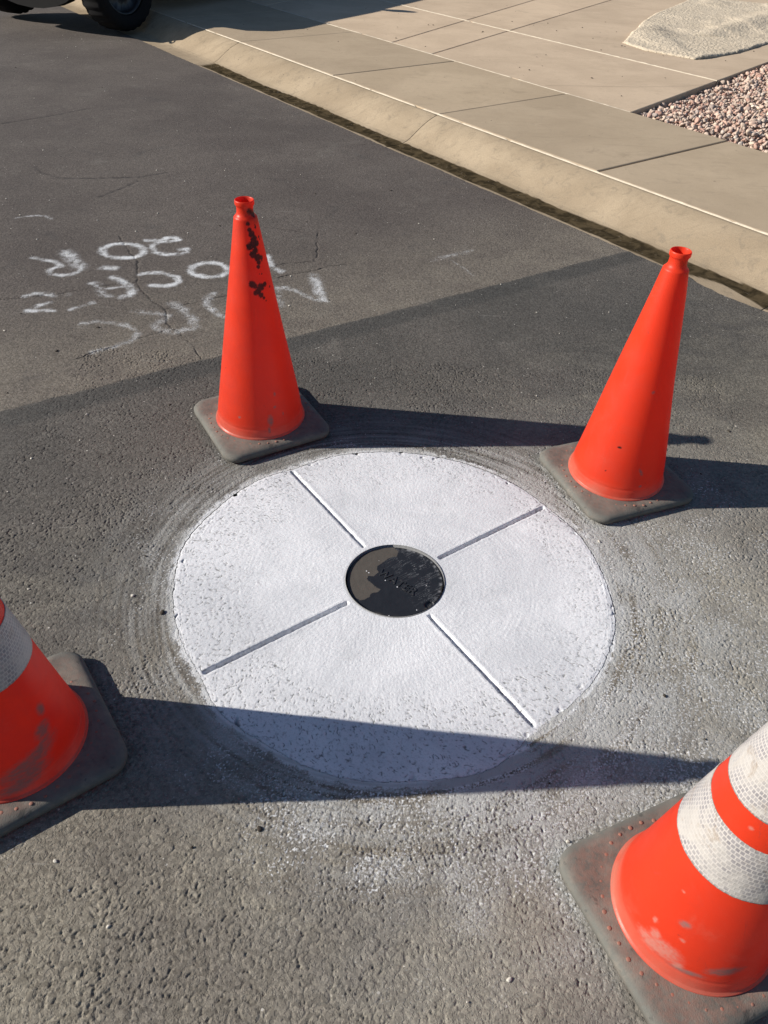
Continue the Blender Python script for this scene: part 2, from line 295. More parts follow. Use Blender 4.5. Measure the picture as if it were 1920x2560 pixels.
def mat_cone(name, extra=None, sat=1.):
    m = M(name); X = m.xyz()
    oi = m.n('ObjectInfo'); va = m.n('VectorMath', operation='ADD'); m.t.links.new(m.co, va.inputs[0]); m.t.links.new(oi.outputs['Location'], va.inputs[1]); m.co = va.outputs[0]
    a = m.mix(m.noise(5, 4, .6), (.76, .047, .014), (.84, .062, .019))
    # faint vertical rub marks and scuffs
    v = m.map((26, 26, 3)); rub = m.ramp(m.noise(1.0, 5, .6, 0, v), .60, .78)
    a = m.mix(m.math('MULTIPLY', rub, .32), a, (.36, .085, .06))
    bl = m.ramp(m.noise(9, 5, .7, .3), .58, .75); a = m.mix(m.math('MULTIPLY', bl, .35), a, (.74, .16, .10))
    sc2 = m.ramp(m.noise(1., 6, .75, .3, m.map((90, 14, 14), (.5, .9, .3))), .62, .72); a = m.mix(m.math('MULTIPLY', sc2, .5), a, (.24, .065, .05))
    gm = m.ramp(m.noise(6, 6, .72, .6), .50, .78); a = m.mix(m.math('MULTIPLY', gm, .22), a, (.30, .12, .09))
    # dust near the foot
    lo = m.math('MULTIPLY', m.ramp(X[2], .085, .03), m.ramp(m.noise(12, 4), .25, .7, .25, .9))
    a = m.mix(lo, a, (.62, .24, .17))
    fd = m.ramp(m.noise(40, 4, .6, .5), .70, .77); a = m.mix(m.math('MULTIPLY', fd, .6), a, (.16, .045, .035))
    sm = m.attr('smudge'); a = m.mix(sm, a, (.020, .011, .012))
    gm2 = m.math('MULTIPLY', m.attr('grime_shade'), m.ramp(m.noise(9, 6, .7, .5), .30, .68, .25, 1.)); a = m.mix(gm2, a, (.40, .045, .035))
    gy = m.attr('scuff'); a = m.mix(gy, a, (.30, .20, .185))
    dp = m.attr('dust'); a = m.mix(dp, a, (.60, .30, .24))
    m.fin(a, m.ramp(m.noise(15, 4), .3, .7, .34, .5), m.bump(m.math('ADD', m.noise(60, 3), m.noise(400, 2)), .0006, .35), spec=.35)
    tr = m.n('BsdfTranslucent'); tc = m.mix(m.math('MAXIMUM', sm, gy), (.97, .034, .015), (.02, .01, .01)); m.set(tr.inputs[0], tc)
    mx = m.n('MixShader'); mx.inputs[0].default_value = .37
    m.t.links.new(m.b.outputs[0], mx.inputs[1]); m.t.links.new(tr.outputs[0], mx.inputs[2]); m.t.links.new(mx.outputs[0], m.out.inputs[0])
    return m.m
def mat_rubber(name, red=0.):
    m = M(name); X = m.xyz()
    d = m.ramp(m.noise(14, 5, .65, .4), .32, .68)
    c = m.mix(d, (.105, .094, .083), (.205, .182, .155))
    edge = m.attr('edge'); c = m.mix(m.math('MULTIPLY', edge, m.ramp(m.noise(60, 4), .35, .6, .3, .9)), c, (.125, .125, .112))
    if red: c = m.mix(m.math('MULTIPLY', m.math('SUBTRACT', 1., edge), m.math('MULTIPLY', m.ramp(m.noise(90, 4, .7), .35, .62), red)), c, (.27, .135, .10))
    c = m.mix(m.math('MULTIPLY', m.ramp(m.noise(50, 4), .62, .72), .5), c, (.035, .033, .032))
    return m.fin(c, .82, m.bump(m.math('ADD', m.noise(500, 2), m.math('MULTIPLY', m.noise(90, 3), .7)), .0012, .6), spec=.3)
def mat_band():
    """prismatic reflective sheeting: small cells divided by pale ribs"""
    m = M('reflective_sheeting'); u = m.attr('bu'); v = m.attr('bv')     # metres round and along the cone
    cb = m.n('CombineXYZ'); m.set(cb.inputs[0], u); m.set(cb.inputs[1], v)
    br = m.n('TexBrick'); m.t.links.new(cb.outputs[0], br.inputs[0]); br.inputs['Scale'].default_value = 1.
    br.offset = .5; br.inputs['Brick Width'].default_value = .0085; br.inputs['Row Height'].default_value = .0078
    br.inputs['Mortar Size'].default_value = .0012; br.inputs['Mortar Smooth'].default_value = .2
    m.set(br.inputs['Color1'], (.19, .18, .195)); m.set(br.inputs['Color2'], (.30, .285, .29)); m.set(br.inputs['Mortar'], (.46, .43, .41))
    flat = m.mix(m.noise(30, 3), (.40, .375, .35), (.48, .455, .425))
    c = m.mix(m.ramp(m.noise(16, 4, .6, .6), .38, .60, .15, .9), flat, br.outputs[0])
    dt = m.ramp(m.noise(26, 5, .7, .8), .56, .72); c = m.mix(m.math('MULTIPLY', dt, .6), c, (.24, .17, .11))
    rub = m.ramp(m.noise(1., 5, .6, 0, m.map((40, 40, 6))), .58, .72); c = m.mix(m.math('MULTIPLY', rub, .35), c, (.38, .33, .28))
    c = m.mix(m.attr('bedge'), c, (.20, .17, .14))
    h = m.math('ADD', m.math('MULTIPLY', br.outputs[1], .6), m.math('MULTIPLY', m.noise(35, 3), 1.2))
    return m.fin(c, .38, m.bump(h, .0009, .6), spec=.5)
def mat_stone():
    m = M('landscape_stone'); k = m.attr('sc')
    cr = m.n('ValToRGB'); m.set(cr.inputs[0], k); e = cr.color_ramp; e.interpolation = 'LINEAR'
    cols = [(0, (.36, .21, .165)), (.2, (.47, .31, .245)), (.4, (.56, .42, .34)), (.6, (.42, .33, .27)), (.75, (.60, .47, .37)), (.88, (.26, .215, .20)), (1, (.66, .56, .47))]
    e.elements[0].position = 0; e.elements[0].color = (*cols[0][1], 1); e.elements[1].position = 1; e.elements[1].color = (*cols[-1][1], 1)
    for p, q in cols[1:-1]:
        x = e.elements.new(p); x.color = (*q, 1)
    c = m.mix(1., cr.outputs[0], m.mix(m.noise(70, 4), (.75,)*3, (1.25,)*3), 'MULTIPLY')
    return m.fin(c, .85, m.bump(m.noise(120, 3), .002, .6), spec=.3)
def mat_carpet():
    m = M('carpet_pile')
    c = m.mix(m.noise(3, 5, .6, .5), (.54, .455, .345), (.68, .585, .455))
    c = m.mix(m.math('MULTIPLY', m.attr('grime_shade'), .75), c, (.14, .13, .125))  # shading of the fold painted into the pile colour
    c = m.mix(m.math('MULTIPLY', m.ramp(m.noise(5, 5, .7, .8), .6, .75), .3), c, (.30, .24, .18))
    c = m.mix(1., c, m.mix(m.noise(170, 3, .8), (.7,)*3, (1.35,)*3), 'MULTIPLY')
    return m.fin(c, .95, m.bump(m.noise(140, 3, .8), .008, .9), spec=.1)

MR = mat_road(); MCOL = mat_collar(); MCOV = mat_cover()
MWALK = mat_concrete('sidewalk_concrete', (.400, .320, .228), (.465, .375, .270))
MDRIVE = mat_concrete('driveway_concrete', (.520, .410, .298), (.61, .485, .355))
MKERB = mat_concrete('kerb_concrete', (.300, .240, .168), (.40, .325, .232), fine=.2, mott=.6)
MSEAL = mat_simple('joint_sealant', (.42, .35, .26), (.66, .58, .46), 14, .8, 90, .003)
MDIRT = mat_simple('dry_dirt', (.16, .12, .09), (.24, .19, .14), 6, .95, 80, .006)
MGROOVE = mat_simple('joint_dirt', (.06, .05, .04), (.11, .09, .07), 30, .95, 200, .001)
MSTONE = mat_stone(); MCARPET = mat_carpet()
MBAND = mat_band(); MCONE = mat_cone('orange_plastic')
MRUB = mat_rubber('black_rubber', .25); MRUB2 = mat_rubber('worn_rubber', .4)
MSTUD = mat_simple('orange_studs', (.36, .115, .075), (.19, .13, .10), 45, .8)
MGRIT = mat_simple('pale_grit', (.45, .42, .37), (.62, .58, .50), 40, .9)
MDGRIT = mat_simple('dark_grit', (.03, .025, .02), (.06, .045, .03), 40, .9)

# ------------------------------------------------------------------ the ring outline
_ra = np.array([a for a, b in RING]); _rr = np.array([b for a, b in RING])
def ring_r(th):
    th = (th+np.pi) % (2*np.pi)-np.pi
    a = np.concatenate([_ra-2*np.pi, _ra, _ra+2*np.pi]); r = np.tile(_rr, 3)
    base = np.interp(th, a, r)
    sm = (np.interp(th-.06, a, r)+base+np.interp(th+.06, a, r))/3
    cx = np.cos(th)*8; cy = np.sin(th)*8
    jag = .0035*fbm(cx*3, cy*3, 4, 5)+.004*np.maximum(0, gnoise(cx*6, cy*6, 8)-.25)
    return sm+jag

# ------------------------------------------------------------------ road
def road_fields(x, y, res, fade):
    r = np.hypot(x, y); th = np.arctan2(y, x); Rr = ring_r(th); q = r-Rr
    if res < .004:
        f1, f2, idn = worley(x/.0085, y/.0085, 3)
        dome = -(f1**2)*.0006
        n1 = fbm(x/.0082, y/.0082, 2, 11)+.35*fbm(x/.022, y/.022, 2, 12); n2 = fbm(x/.06, y/.06, 3, 21); n3 = gnoise(x/.0052, y/.0052, 31)
        big = fbm(x/.30, y/.30, 3, 77)
        thr = -.38+.44*n2+.42*big
        pit = sstep(thr, thr-.22, n1+.30*n3)
        e1, e2, ei = worley(x/.021+.4*n2, y/.021, 13)          # a few larger aggregate stones standing in the binder
        ston = (ei > .80)*sstep(.52, .30, e1)
        moat = (ei > .80)*sstep(.12, .0, np.abs(e1-.55))
        h = dome*(.2+.8*sstep(-.3, .4, big)) - .0019*pit*(1-ston) + .0002*n3 + .0002*(idn-.5) + .0004*n2 + .0004*ston - .0012*moat + .0010*big
    else:
        n1 = fbm(x/.019, y/.019, 2, 11); n2 = fbm(x/.09, y/.09, 3, 21)
        thr = -.12+.3*n2; pit = sstep(thr, thr-.25, n1)
        h = (-.0004*pit+.0004*n2)*(1 if res < .007 else .4)
    # trowelled band hugging the collar
    near = sstep(.085, .0, q+.02*fbm(th*9, r*3, 2, 41))*(q > -.02)
    side = .45+.55*sstep(-.2, .7, np.cos(th+1.9)) + .25*sstep(0, .8, np.cos(th-2.5))
    h = h*(1-np.clip(near*side, 0, 1)*.8)
    # paint mist
    dirw = .07+.26*sstep(-.3, .9, np.cos(th+.45))+.15*sstep(.2, 1., np.cos(th+1.35))+.08*sstep(.0, .9, np.cos(th-2.9))
    amp = .55+.40*sstep(-.2, .9, np.cos(th+.45))
    pn = fbm(x/.10, y/.10, 3, 51)
    brush = gnoise(r/.0085+1.5*np.cos(th), th*2.2+3, 61)*.8+gnoise(r/.020, th*1.6, 62)*.7
    paint = amp*np.exp(-np.maximum(q, 0)/dirw)*(.58+.55*pn)+.30*brush*sstep(.16, .0, q)*amp
    paint += .75*sstep(.028, .0, q)*sstep(-.1, .5, gnoise(th*14, r*0, 71)+.25)
    paint -= .5*pit*(q > .0)
    paint = np.where((q > -.03) & (r < 1.3), np.clip(paint, 0, 1.2), 0)
    far_sp = sstep(.9, .2, q)*sstep(.15, .55, fbm(x/.22, y/.22, 3, 81)+.15*np.cos(th+1.2))*.42*(y < .5)*sstep(-.95, -.70, y)
    paint = np.maximum(paint, np.where(q > 0, far_sp-.25*pit, 0))
    if res < .004:
        halo = np.exp(-np.maximum(q, 0)/(dirw*1.9+.05))*(.55+.45*sstep(-.2, .9, np.cos(th+.6)))*(.75+.9*fbm(x/.13, y/.13, 3, 57))*sstep(-.98, -.66, y)*(1-.7*sstep(-.25, -.6, x)*sstep(-.45, -.65, y))
        spk = sstep(.16, .42, gnoise(x/.0048, y/.0048, 58)+.45*gnoise(x/.011, y/.011, 59)+.35*(halo-.5))
        paint = np.maximum(paint, np.where((q > 0) & (r < 1.4), spk*np.clip(halo*1.9, 0, 1)*.66, 0))
    paint = np.maximum(paint, np.where((q > -.02), .95*sstep(.020, .002, q+.010*gnoise(th*30, th*0, 66)), 0))
    ds = (.50+.28*sstep(-.2, .9, np.cos(th+.3)))*np.exp(-(np.maximum(q, 0)/(.16+.34*sstep(-.2, .9, np.cos(th+.3))))**1.5)*(q > -.02)*(1+1.7*brush*sstep(.34, .02, q))
    ds = np.clip(ds*(r < 1.4)*(.8+.6*pn), 0, .8)
    # lettering sprayed on the road
    wp = np.zeros(x.shape)
    jx = x+.006*gnoise(x/.03, y/.03, 91); jy = y+.006*gnoise(x/.03, y/.03, 92)
    for wd, al, pts in STROKES:
        P = np.array(pts)
        m = (x > P[:, 0].min()-.08) & (x < P[:, 0].max()+.08) & (y > P[:, 1].min()-.08) & (y < P[:, 1].max()+.08)
        if not m.any(): continue
        dd = seg_dist(jx[m], jy[m], pts)
        a = (.33+.50*al)*np.exp(-(dd/(wd*.86))**2)*(.80+.25*gnoise(x[m]/.05, y[m]/.05, 93))
        wp[m] = np.maximum(wp[m], a)
    paint = np.maximum(paint, wp-.15*pit)
    ck = np.zeros(x.shape); jx = x+.010*fbm(x/.04, y/.04, 3, 94); jy = y+.010*fbm(x/.04, y/.04, 3, 95)
    for wd, pts in CRACKS:
        P = np.array(pts)
        m = (x > P[:, 0].min()-.05) & (x < P[:, 0].max()+.05) & (y > P[:, 1].min()-.05) & (y < P[:, 1].max()+.05)
        if not m.any(): continue
        dd = seg_dist(jx[m], jy[m], pts)
        ww = max(wd*.6, res*.62)*(.8+.6*gnoise(x[m]/.05, y[m]/.05, 96))
        ck[m] = np.maximum(ck[m], np.clip(1.2-dd/np.maximum(ww, .0015), 0, 1)*min(1, 1.2*wd/ww.mean()))
    h = h-.004*ck
    # the collar sits in a cut in the asphalt
    cut = (q < .002)
    h = np.where(q < .012, h*.5-.0002, h)
    return h*fade, paint, ds, ck, cut
ROADV = []; ROADF = []; RA = {'paint': [], 'dustring': [], 'crack': []}; off = 0
PATCHES = [(-1.2, 1.2, -1.08, 1.15, .0018), (-3.0, .75, 1.15, 2.6, .0045), (-4.2, -1.35, 2.6, 5.2, .014)]
for (x0, x1, y0, y1, d) in PATCHES:
    nx = int(round((x1-x0)/d))+1; ny = int(round((y1-y0)/d))+1
    gx, gy = np.meshgrid(np.linspace(x0, x1, nx), np.linspace(y0, y1, ny))
    e = np.minimum(np.minimum(gx-x0, x1-gx), np.minimum(gy-y0, y1-gy)); fade = sstep(0, .06, e)
    h, pa, ds, ck, cut = road_fields(gx, gy, d, fade)
    h[0, :] = h[-1, :] = 0; h[:, 0] = h[:, -1] = 0
    V = np.stack([gx, gy, h], -1).reshape(-1, 3); F = grid_faces(ny, nx)
    if d < .004:
        F = F[~cut.ravel()[F].all(1)]
    ROADV.append(V); ROADF.append(F+off); off += len(V)
    for k, a in (('paint', pa), ('dustring', ds), ('crack', ck)): RA[k].append(a.ravel())
# the rest of the street round the fine patches
def tri_fill(loops):
    bm = bmesh.new(); E = []
    for L in loops:
        vs = [bm.verts.new((x, y, 0)) for x, y in L]
        E += [bm.edges.new((vs[i], vs[(i+1) % len(vs)])) for i in range(len(vs))]
    bmesh.ops.triangle_fill(bm, edges=E, use_beauty=True, use_dissolve=False)
    bm.verts.ensure_lookup_table(); bm.verts.index_update()
    V = np.array([v.co[:] for v in bm.verts]); F = np.array([[v.index for v in f.verts] for f in bm.faces]); bm.free()
    # face up
    for i, f in enumerate(F):
        a, b, c_ = V[f]
        if np.cross(b-a, c_-a)[2] < 0: F[i] = f[::-1]
    return V, F
def asph_edge(s):
    return 2.262+.010*fbm(s*3.1, s*0+.5, 3, 5)+.006*gnoise(s*25, s*0, 9)
ss = np.concatenate([np.arange(-40, -1, 1.5), np.arange(-1, 8.5, .02), np.arange(8.5, 60, 1.5)])
edge_t = asph_edge(ss)-.022*np.exp(-((ss-.55)/.17)**2)+.02*np.exp(-((ss-.78)/.05)**2)
edge = [st(a, b)[:2] for a, b in zip(ss, edge_t)]
outer = edge+[st(60, -60)[:2], st(-40, -60)[:2]]
A_, B_, D_ = PATCHES
hole = [(A_[0], A_[2]), (A_[1], A_[2]), (A_[1], A_[3]), (B_[1], B_[2]), (B_[1], B_[3]), (D_[1], D_[2]), (D_[1], D_[3]), (D_[0], D_[3]), (D_[0], D_[2]), (B_[0], B_[3]), (B_[0], B_[2]), (A_[0], A_[3])]
V, F = tri_fill([outer, hole])
ROADV.append(V); tri = F+off; off += len(V)
# edge of the asphalt mat where it stops at the gutter
eV = np.array([(x, y, 0) for x, y in edge]+[(x+KN[0]*.006, y+KN[1]*.006, -.012) for x, y in edge]); n = len(edge)
i = np.arange(n-1); eF = np.stack([i, i+n, i+n+1, i+1], -1)+off; ROADV.append(eV); off += len(eV)
for k in RA: RA[k].append(np.zeros(len(V)+len(eV)))
road = np_mesh('road', np.vstack(ROADV), ROADF+[tri, eF], MR, True, {k: np.concatenate(v) for k, v in RA.items()})
struct(road)
g = np_mesh('ground', [(-300, -300, -.09), (300, -300, -.09), (300, 300, -.09), (-300, 300, -.09)], np.array([[0, 1, 2, 3]]), MDIRT, False); struct(g)

# ------------------------------------------------------------------ painted concrete collar and iron cover
TH0 = .6405
nth = 1500; radii = np.concatenate([[.1278, .1280, .1285, .131, .134, .137, .139], np.arange(.1415, .535, .0026)])
th = np.linspace(-np.pi, np.pi, nth, endpoint=False); Rr = ring_r(th)
Rt = []
for r_ in radii: Rt.append(np.full(nth, r_))
nb = 20
for k in range(1, nb+1): Rt.append(radii[-1]+(Rr-radii[-1])*k/nb)
Rt = np.array(Rt)                                    # rows x theta
rows = len(Rt); TH = np.tile(th, (rows, 1)); X = Rt*np.cos(TH); Y = Rt*np.sin(TH)
fine = .00045*fbm(X/.006, Y/.006, 2, 201)+.0003*fbm(X/.02, Y/.02, 2, 202)+.0005*fbm(X/.15, Y/.15, 2, 204)
swirl = .00028*gnoise(Rt/.0060, TH*4, 203)*sstep(-.2, .4, fbm(X/.12, Y/.12, 2, 205)+.1)
Z = .0004+fine+swirl
rim = (Rt > .1283) & (Rt < .1375); Z = np.where(Rt <= .1376, (.0004+.8*fine), Z)
grv = np.zeros_like(Z)
for k in range(4):
    a = TH0+k*np.pi/2; u = X*np.cos(a)+Y*np.sin(a); v = -X*np.sin(a)+Y*np.cos(a)
    v = v+.0012*gnoise(u/.02, u*0, 211+k)
    g1 = np.clip(1-(np.abs(v)/.0068)**2.2, 0, 1)*(u > 0)*sstep(.142, .149, u)*sstep(0, -.012, Rt-(Rr-.004))
    lip = .0005*np.exp(-((np.abs(v)-.012)/.004)**2)*(u > .15)*(Rt < Rr-.02)
    grv = np.maximum(grv, g1); Z = Z+lip*(1-g1)
Z = Z-.0085*grv
edgeq = Rr-Rt; Z = Z-.0008*sstep(.012, .0, edgeq)+.0*np.exp(-((edgeq-.012)/.006)**2)*sstep(-.1, .5, gnoise(TH*20, TH*0, 220))
chip = sstep(.0, .35, gnoise(X/.02, Y/.02, 221)+.2*gnoise(X/.006, Y/.006, 222)-.35+.0*X)*sstep(.026, .0, edgeq)
chipw = sstep(.25, .7, gnoise(TH*6, TH*0, 223)+.35)
Z = Z-.006*chip*chipw
Z[0] = -.03; Z[1] = .0035; Z[-1] = Z[-1]-.0015
# paint worn or skipped over surface pores
por = fbm(X/.0095, Y/.0095, 3, 231); warp = fbm(X/.05, Y/.05, 2, 232); cl = fbm(X/.09, Y/.09, 2, 233)
worm = sstep(.10, .02, np.abs(gnoise(X/.014+1.2*warp, Y/.014, 234)))*sstep(.0, .16, gnoise(X/.015, Y/.015, 235))
mass = .12+sstep(.25, .56, Rt)*.6+.75*sstep(-.12, -.5, Y)*sstep(.25, .5, Rt)+.25*sstep(-.1, -.5, X)+.30*cl-.18
bare = np.clip(worm*sstep(.10, .65, mass)*.95, 0, 1)
bare = np.maximum(bare, .35*sstep(.22, .45, por)*sstep(0., .6, mass))
bare = np.maximum(bare, .9*chip*chipw)
bare = np.maximum(bare, .35*grv*sstep(.1, .5, gnoise(X/.01, Y/.01, 236)+.2))
bare = np.maximum(bare, .6*sstep(-.1, .5, gnoise(TH*5, TH*0, 239))*sstep(.014, .0, edgeq)*sstep(-.05, .3, fbm(X/.012, Y/.012, 3, 237)+.1*gnoise(TH*8, TH*0, 238)))
bare[:3] = .8
Z = Z-.0012*bare
V = np.stack([X, Y, Z], -1).reshape(-1, 3); F = grid_faces(rows, nth, wrap=True)
collar = np_mesh('concrete_collar', V, F[:, ::-1] if False else F[:, [0, 3, 2, 1]], MCOL, True, {'bare': bare.ravel()})
tag(collar, 'round white painted concrete collar with four grooves set in the asphalt', 'concrete collar')

cover = empty('manhole_cover', 'round black iron cover lettered WATER in the middle of the white collar', 'manhole cover', (0, 0, 0))
nr = 90; cr_ = np.concatenate([np.linspace(.0005, .1205, nr), [.1222, .1235, .1243, .1243]]); nth2 = 420
th = np.linspace(-np.pi, np.pi, nth2, endpoint=False); RR, TT = np.meshgrid(cr_, th, indexing='ij'); X = RR*np.cos(TT); Y = RR*np.sin(TT)
Z = -.0035+.0004*fbm(X/.02, Y/.02, 3, 301); Z[-3] -= .0005; Z[-2] -= .002; Z[-1] = -.03
# pick slot at the lower right of the rim
ns = np.hypot(X-.088, Y+.077); slot = (ns < .0125) & (np.abs((X-.088)*.66-(Y+.077)*.75) < .009); Z = np.where(slot & (RR < .1236), Z-.004, Z)
jit = .004*fbm(X/.012, Y/.012, 2, 302)
dry = in_poly(X+jit, Y+jit, DRY).astype(float)
dry = np.maximum(dry, .55*sstep(.116, .121, RR)*sstep(.0, .4, gnoise(TT*3, TT*0, 303)))
sw = np.abs(gnoise((X*.8+Y*.6)/.05+.8*fbm(X/.04, Y/.04, 2, 304), (Y*.8-X*.6)/.006, 305))
smear = sstep(.06, .0, np.abs(sw-.1))*sstep(-.02, .05, X*.8+Y*.5)*sstep(.0, .35, gnoise(X/.03, Y/.03, 306)+.25)*(1-dry)*.5
smear = np.maximum(smear, .8*sstep(.112, .120, RR)*sstep(.35, .75, np.cos(TT-.55))*sstep(-.1, .4, gnoise(TT*9, RR*60, 307)))
np_mesh('cover_plate', np.stack([X, Y, Z], -1).reshape(-1, 3), grid_faces(len(cr_), nth2, wrap=True)[:, [0, 3, 2, 1]], MCOV, True, {'dry': dry.ravel(), 'smear': smear.ravel()}, cover)
cu = bpy.data.curves.new('lettering', 'FONT'); cu.body = 'WATER'; cu.size = .034; cu.align_x = 'CENTER'; cu.align_y = 'CENTER'
cu.extrude = .0005; cu.bevel_depth = .0004; cu.space_character = 1.05
to = bpy.data.objects.new('tmp', cu); C.objects.link(to); dg = bpy.context.evaluated_depsgraph_get()
me = bpy.data.meshes.new_from_object(to.evaluated_get(dg)); bpy.data.objects.remove(to)
me.materials.clear(); me.materials.append(mat_simple('iron_letters', (.016, .017, .02), (.03, .031, .035), 60, .42)); lo = bpy.data.objects.new('lettering', me); C.objects.link(lo); lo.parent = cover
lo.location = (.006, -.006, -.0025); lo.rotation_euler = (0, 0, R(-36.5))

# ------------------------------------------------------------------ kerb and gutter
prof = np.array([(2.20, -.010), (2.30, -.009), (2.38, -.008), (2.42, -.004), (2.45, .004), (2.48, .018), (2.51, .037), (2.54, .057), (2.57, .076), (2.60, .093), (2.63, .108), (2.66, .120), (2.685, .128), (2.700, KZ-.002), (2.706, KZ-.006), (2.707, KZ-.05)])
# finer in t for the waterline
tt = np.unique(np.concatenate([np.linspace(2.20, 2.46, 40), prof[:, 0]])); zz = np.interp(tt, prof[:, 0], prof[:, 1])
kjs = [-8, -5.0, -2.3, .39, 3.12, 5.85, 8.58, 11.3, 14, 17, 20]
KV = []; KF = []; kw = []; kc = []; ktint = []; off = 0
for a, b in zip(kjs[:-1], kjs[1:]):
    n = int((b-a)/.03) if (b > 0 and a < 9) else 20
    s_ = np.linspace(a+.003, b-.003, n)
    S, T = np.meshgrid(s_, tt, indexing='ij'); Zk = np.tile(zz, (n, 1))+.0015*fbm(S*6, T*6, 3, 401)*(T < 2.69)
    e = np.minimum(S-a, b-S); Zk = Zk-.004*sstep(.012, .003, e)
    x = KD[0]*S+KN[0]*T; y = KD[1]*S+KN[1]*T
    KV.append(np.stack([x, y, Zk], -1).reshape(-1, 3)); KF.append(grid_faces(n, len(tt), off)); off += n*len(tt)
    wl = 2.425+.006*gnoise(S*22, S*0, 409)+.014*fbm(S*5, S*0, 4, 402)+.012*gnoise(S*1.3, S*0, 403)
    we = 2.300+.016*fbm(S*4, S*0+2, 3, 404)+.05*np.exp(-((S-.62)/.16)**2)
    wet = sstep(.003, -.003, T-wl)*sstep(-.003, .003, T-we)*sstep(5.84, 5.80, S)
    kw.append(wet.ravel()); kc.append(np.zeros(wet.size)); ktint.append(np.full(wet.size, random.Random(int(a*10)).uniform(.35, .7)))
kerb = np_mesh('kerb', np.vstack(KV), KF, MKERB, True, {'wet': np.concatenate(kw), 'crack': np.concatenate(kc), 'tint': np.concatenate(ktint)}); struct(kerb)

# dark soil under every joint
def st_poly(name, polys, z, mat, thick=.0):
    bm = bmesh.new()
    for P in polys:
        bm.faces.new([bm.verts.new(st(s, t, z)) for s, t in P])
    bmesh.ops.recalc_face_normals(bm, faces=bm.faces[:])
    for f in bm.faces:
        if f.normal.z < 0: f.normal_flip()
    return bm_obj(name, bm, mat)
b = st_poly('joint_bed', [[(-8, 2.70), (20, 2.70), (20, 3.955), (-8, 3.955)], [(2.535, 3.955), (20, 3.955), (20, 16), (5.25, 16)]], KZ-.016, MGROOVE); struct(b)
b2 = st_poly('gutter_joint_bed', [[(-8, 2.19), (20, 2.19), (20, 2.44), (-8, 2.44)]], -.016, MGROOVE); struct(b2)
kb = []
for j in kjs[1:-1]:
    kb.append(j)
bm = bmesh.new()
for j in kb:                                       # dirt filling each kerb joint a little below the face
    pv = [(bm.verts.new(st(j-.004, t_, z_-.006)), bm.verts.new(st(j+.004, t_, z_-.006))) for t_, z_ in prof[:-1]]
    for (a, b_), (c_, d_) in zip(pv[:-1], pv[1:]): bm.faces.new((a, b_, d_, c_))
struct(bm_obj('kerb_joint_dirt', bm, MGROOVE))

# ------------------------------------------------------------------ slabs
def slab_mesh(name, polys, mat, z=KZ, gap=.004, cracks=(), lift=None, curl=.0):
    """each slab a grid-free prism with eased edges; polygons in (s,t)"""
    V = []; F = []; ti = []; cr = []; off = 0
    for k, P in enumerate(polys):
        P = np.array([st(s, t)[:2] for s, t in P]); c0 = P.mean(0)
        A = 0.5*sum(P[i][0]*P[(i+1) % len(P)][1]-P[(i+1) % len(P)][0]*P[i][1] for i in range(len(P)))
        if A < 0: P = P[::-1]
        def inset(P, d):
            n = len(P); out = []
            for i in range(n):
                p0, p1, p2 = P[i-1], P[i], P[(i+1) % n]
                e1 = (p1-p0)/np.linalg.norm(p1-p0); e2 = (p2-p1)/np.linalg.norm(p2-p1)
                n1 = np.array([-e1[1], e1[0]]); n2 = np.array([-e2[1], e2[0]])
                bis = n1+n2; bis = bis/(bis@n1); out.append(p1+bis*d)
            return np.array(out)
        n = len(P); dz = (lift[k] if lift else 0)
        rings = [(gap, -.06), (gap, -.007), (gap+.003, -.002), (gap+.008, 0)]
        base = off
        for d, h in rings:
            Q = inset(P, d); V += [(q[0], q[1], z+dz+h) for q in Q]
        for r_ in range(len(rings)-1):
            for i in range(n):
                a = base+r_*n+i; b = base+r_*n+(i+1) % n; F.append((a, b, b+n, a+n))
        top = [base+(len(rings)-1)*n+i for i in range(n)]; F.append(tuple(top)); off += len(rings)*n
        t_ = random.Random(k*7+3).uniform(.15, .85); ti += [t_]*(len(rings)*n); cr += [0]*(len(rings)*n)
    me = bpy.data.meshes.new(name); me.from_pydata(V, [], F); me.materials.append(mat)
    at = me.attributes.new('tint', 'FLOAT', 'POINT'); at.data.foreach_set('value', np.array(ti, np.float32))
    o = bpy.data.objects.new(name, me); C.objects.link(o); return struct(o)
L1, L2, L3 = 2.714, 3.945, 5.435
sj = [-8, -4.9, -3.6, -2.3, -.99, .38, 1.745, 3.115, 4.385, 5.853, 7.2, 8.55, 9.9, 11.3, 14]
slab_mesh('sidewalk', [[(a, L1), (b, L1), (b, L2-.004), (a, L2-.004)] for a, b in zip(sj[:-1], sj[1:])], MWALK, lift=[.0, 0, 0, 0, 0, 0, .003, .001, .0015, 0, 0, 0, 0, 0])
def gx_(t): return 2.525+(t-L2)*.225                 # driveway edge by the stones
def j2(t): return 4.718+(t-3.957)*.3947
def j1(t): return 5.292+(t-3.957)*.4523
def j0(t): return 7.6+(t-3.957)*.46
def j9(t): return 10+(t-3.957)*.46
rowB = []
for f, h in ((gx_, j2), (j2, j1), (j1, j0), (j0, j9)):
    rowB.append([(f(L2), L2+.004), (h(L2), L2+.004), (h(L3), L3-.004), (f(L3), L3-.004)])
for f, h in ((gx_, j2), (j2, j1), (j1, j0), (j0, j9)):
    rowB.append([(f(L3), L3+.004), (h(L3), L3+.004), (h(15), 15), (f(15), 15)])
slab_mesh('driveway', rowB, MDRIVE, z=KZ-.003)
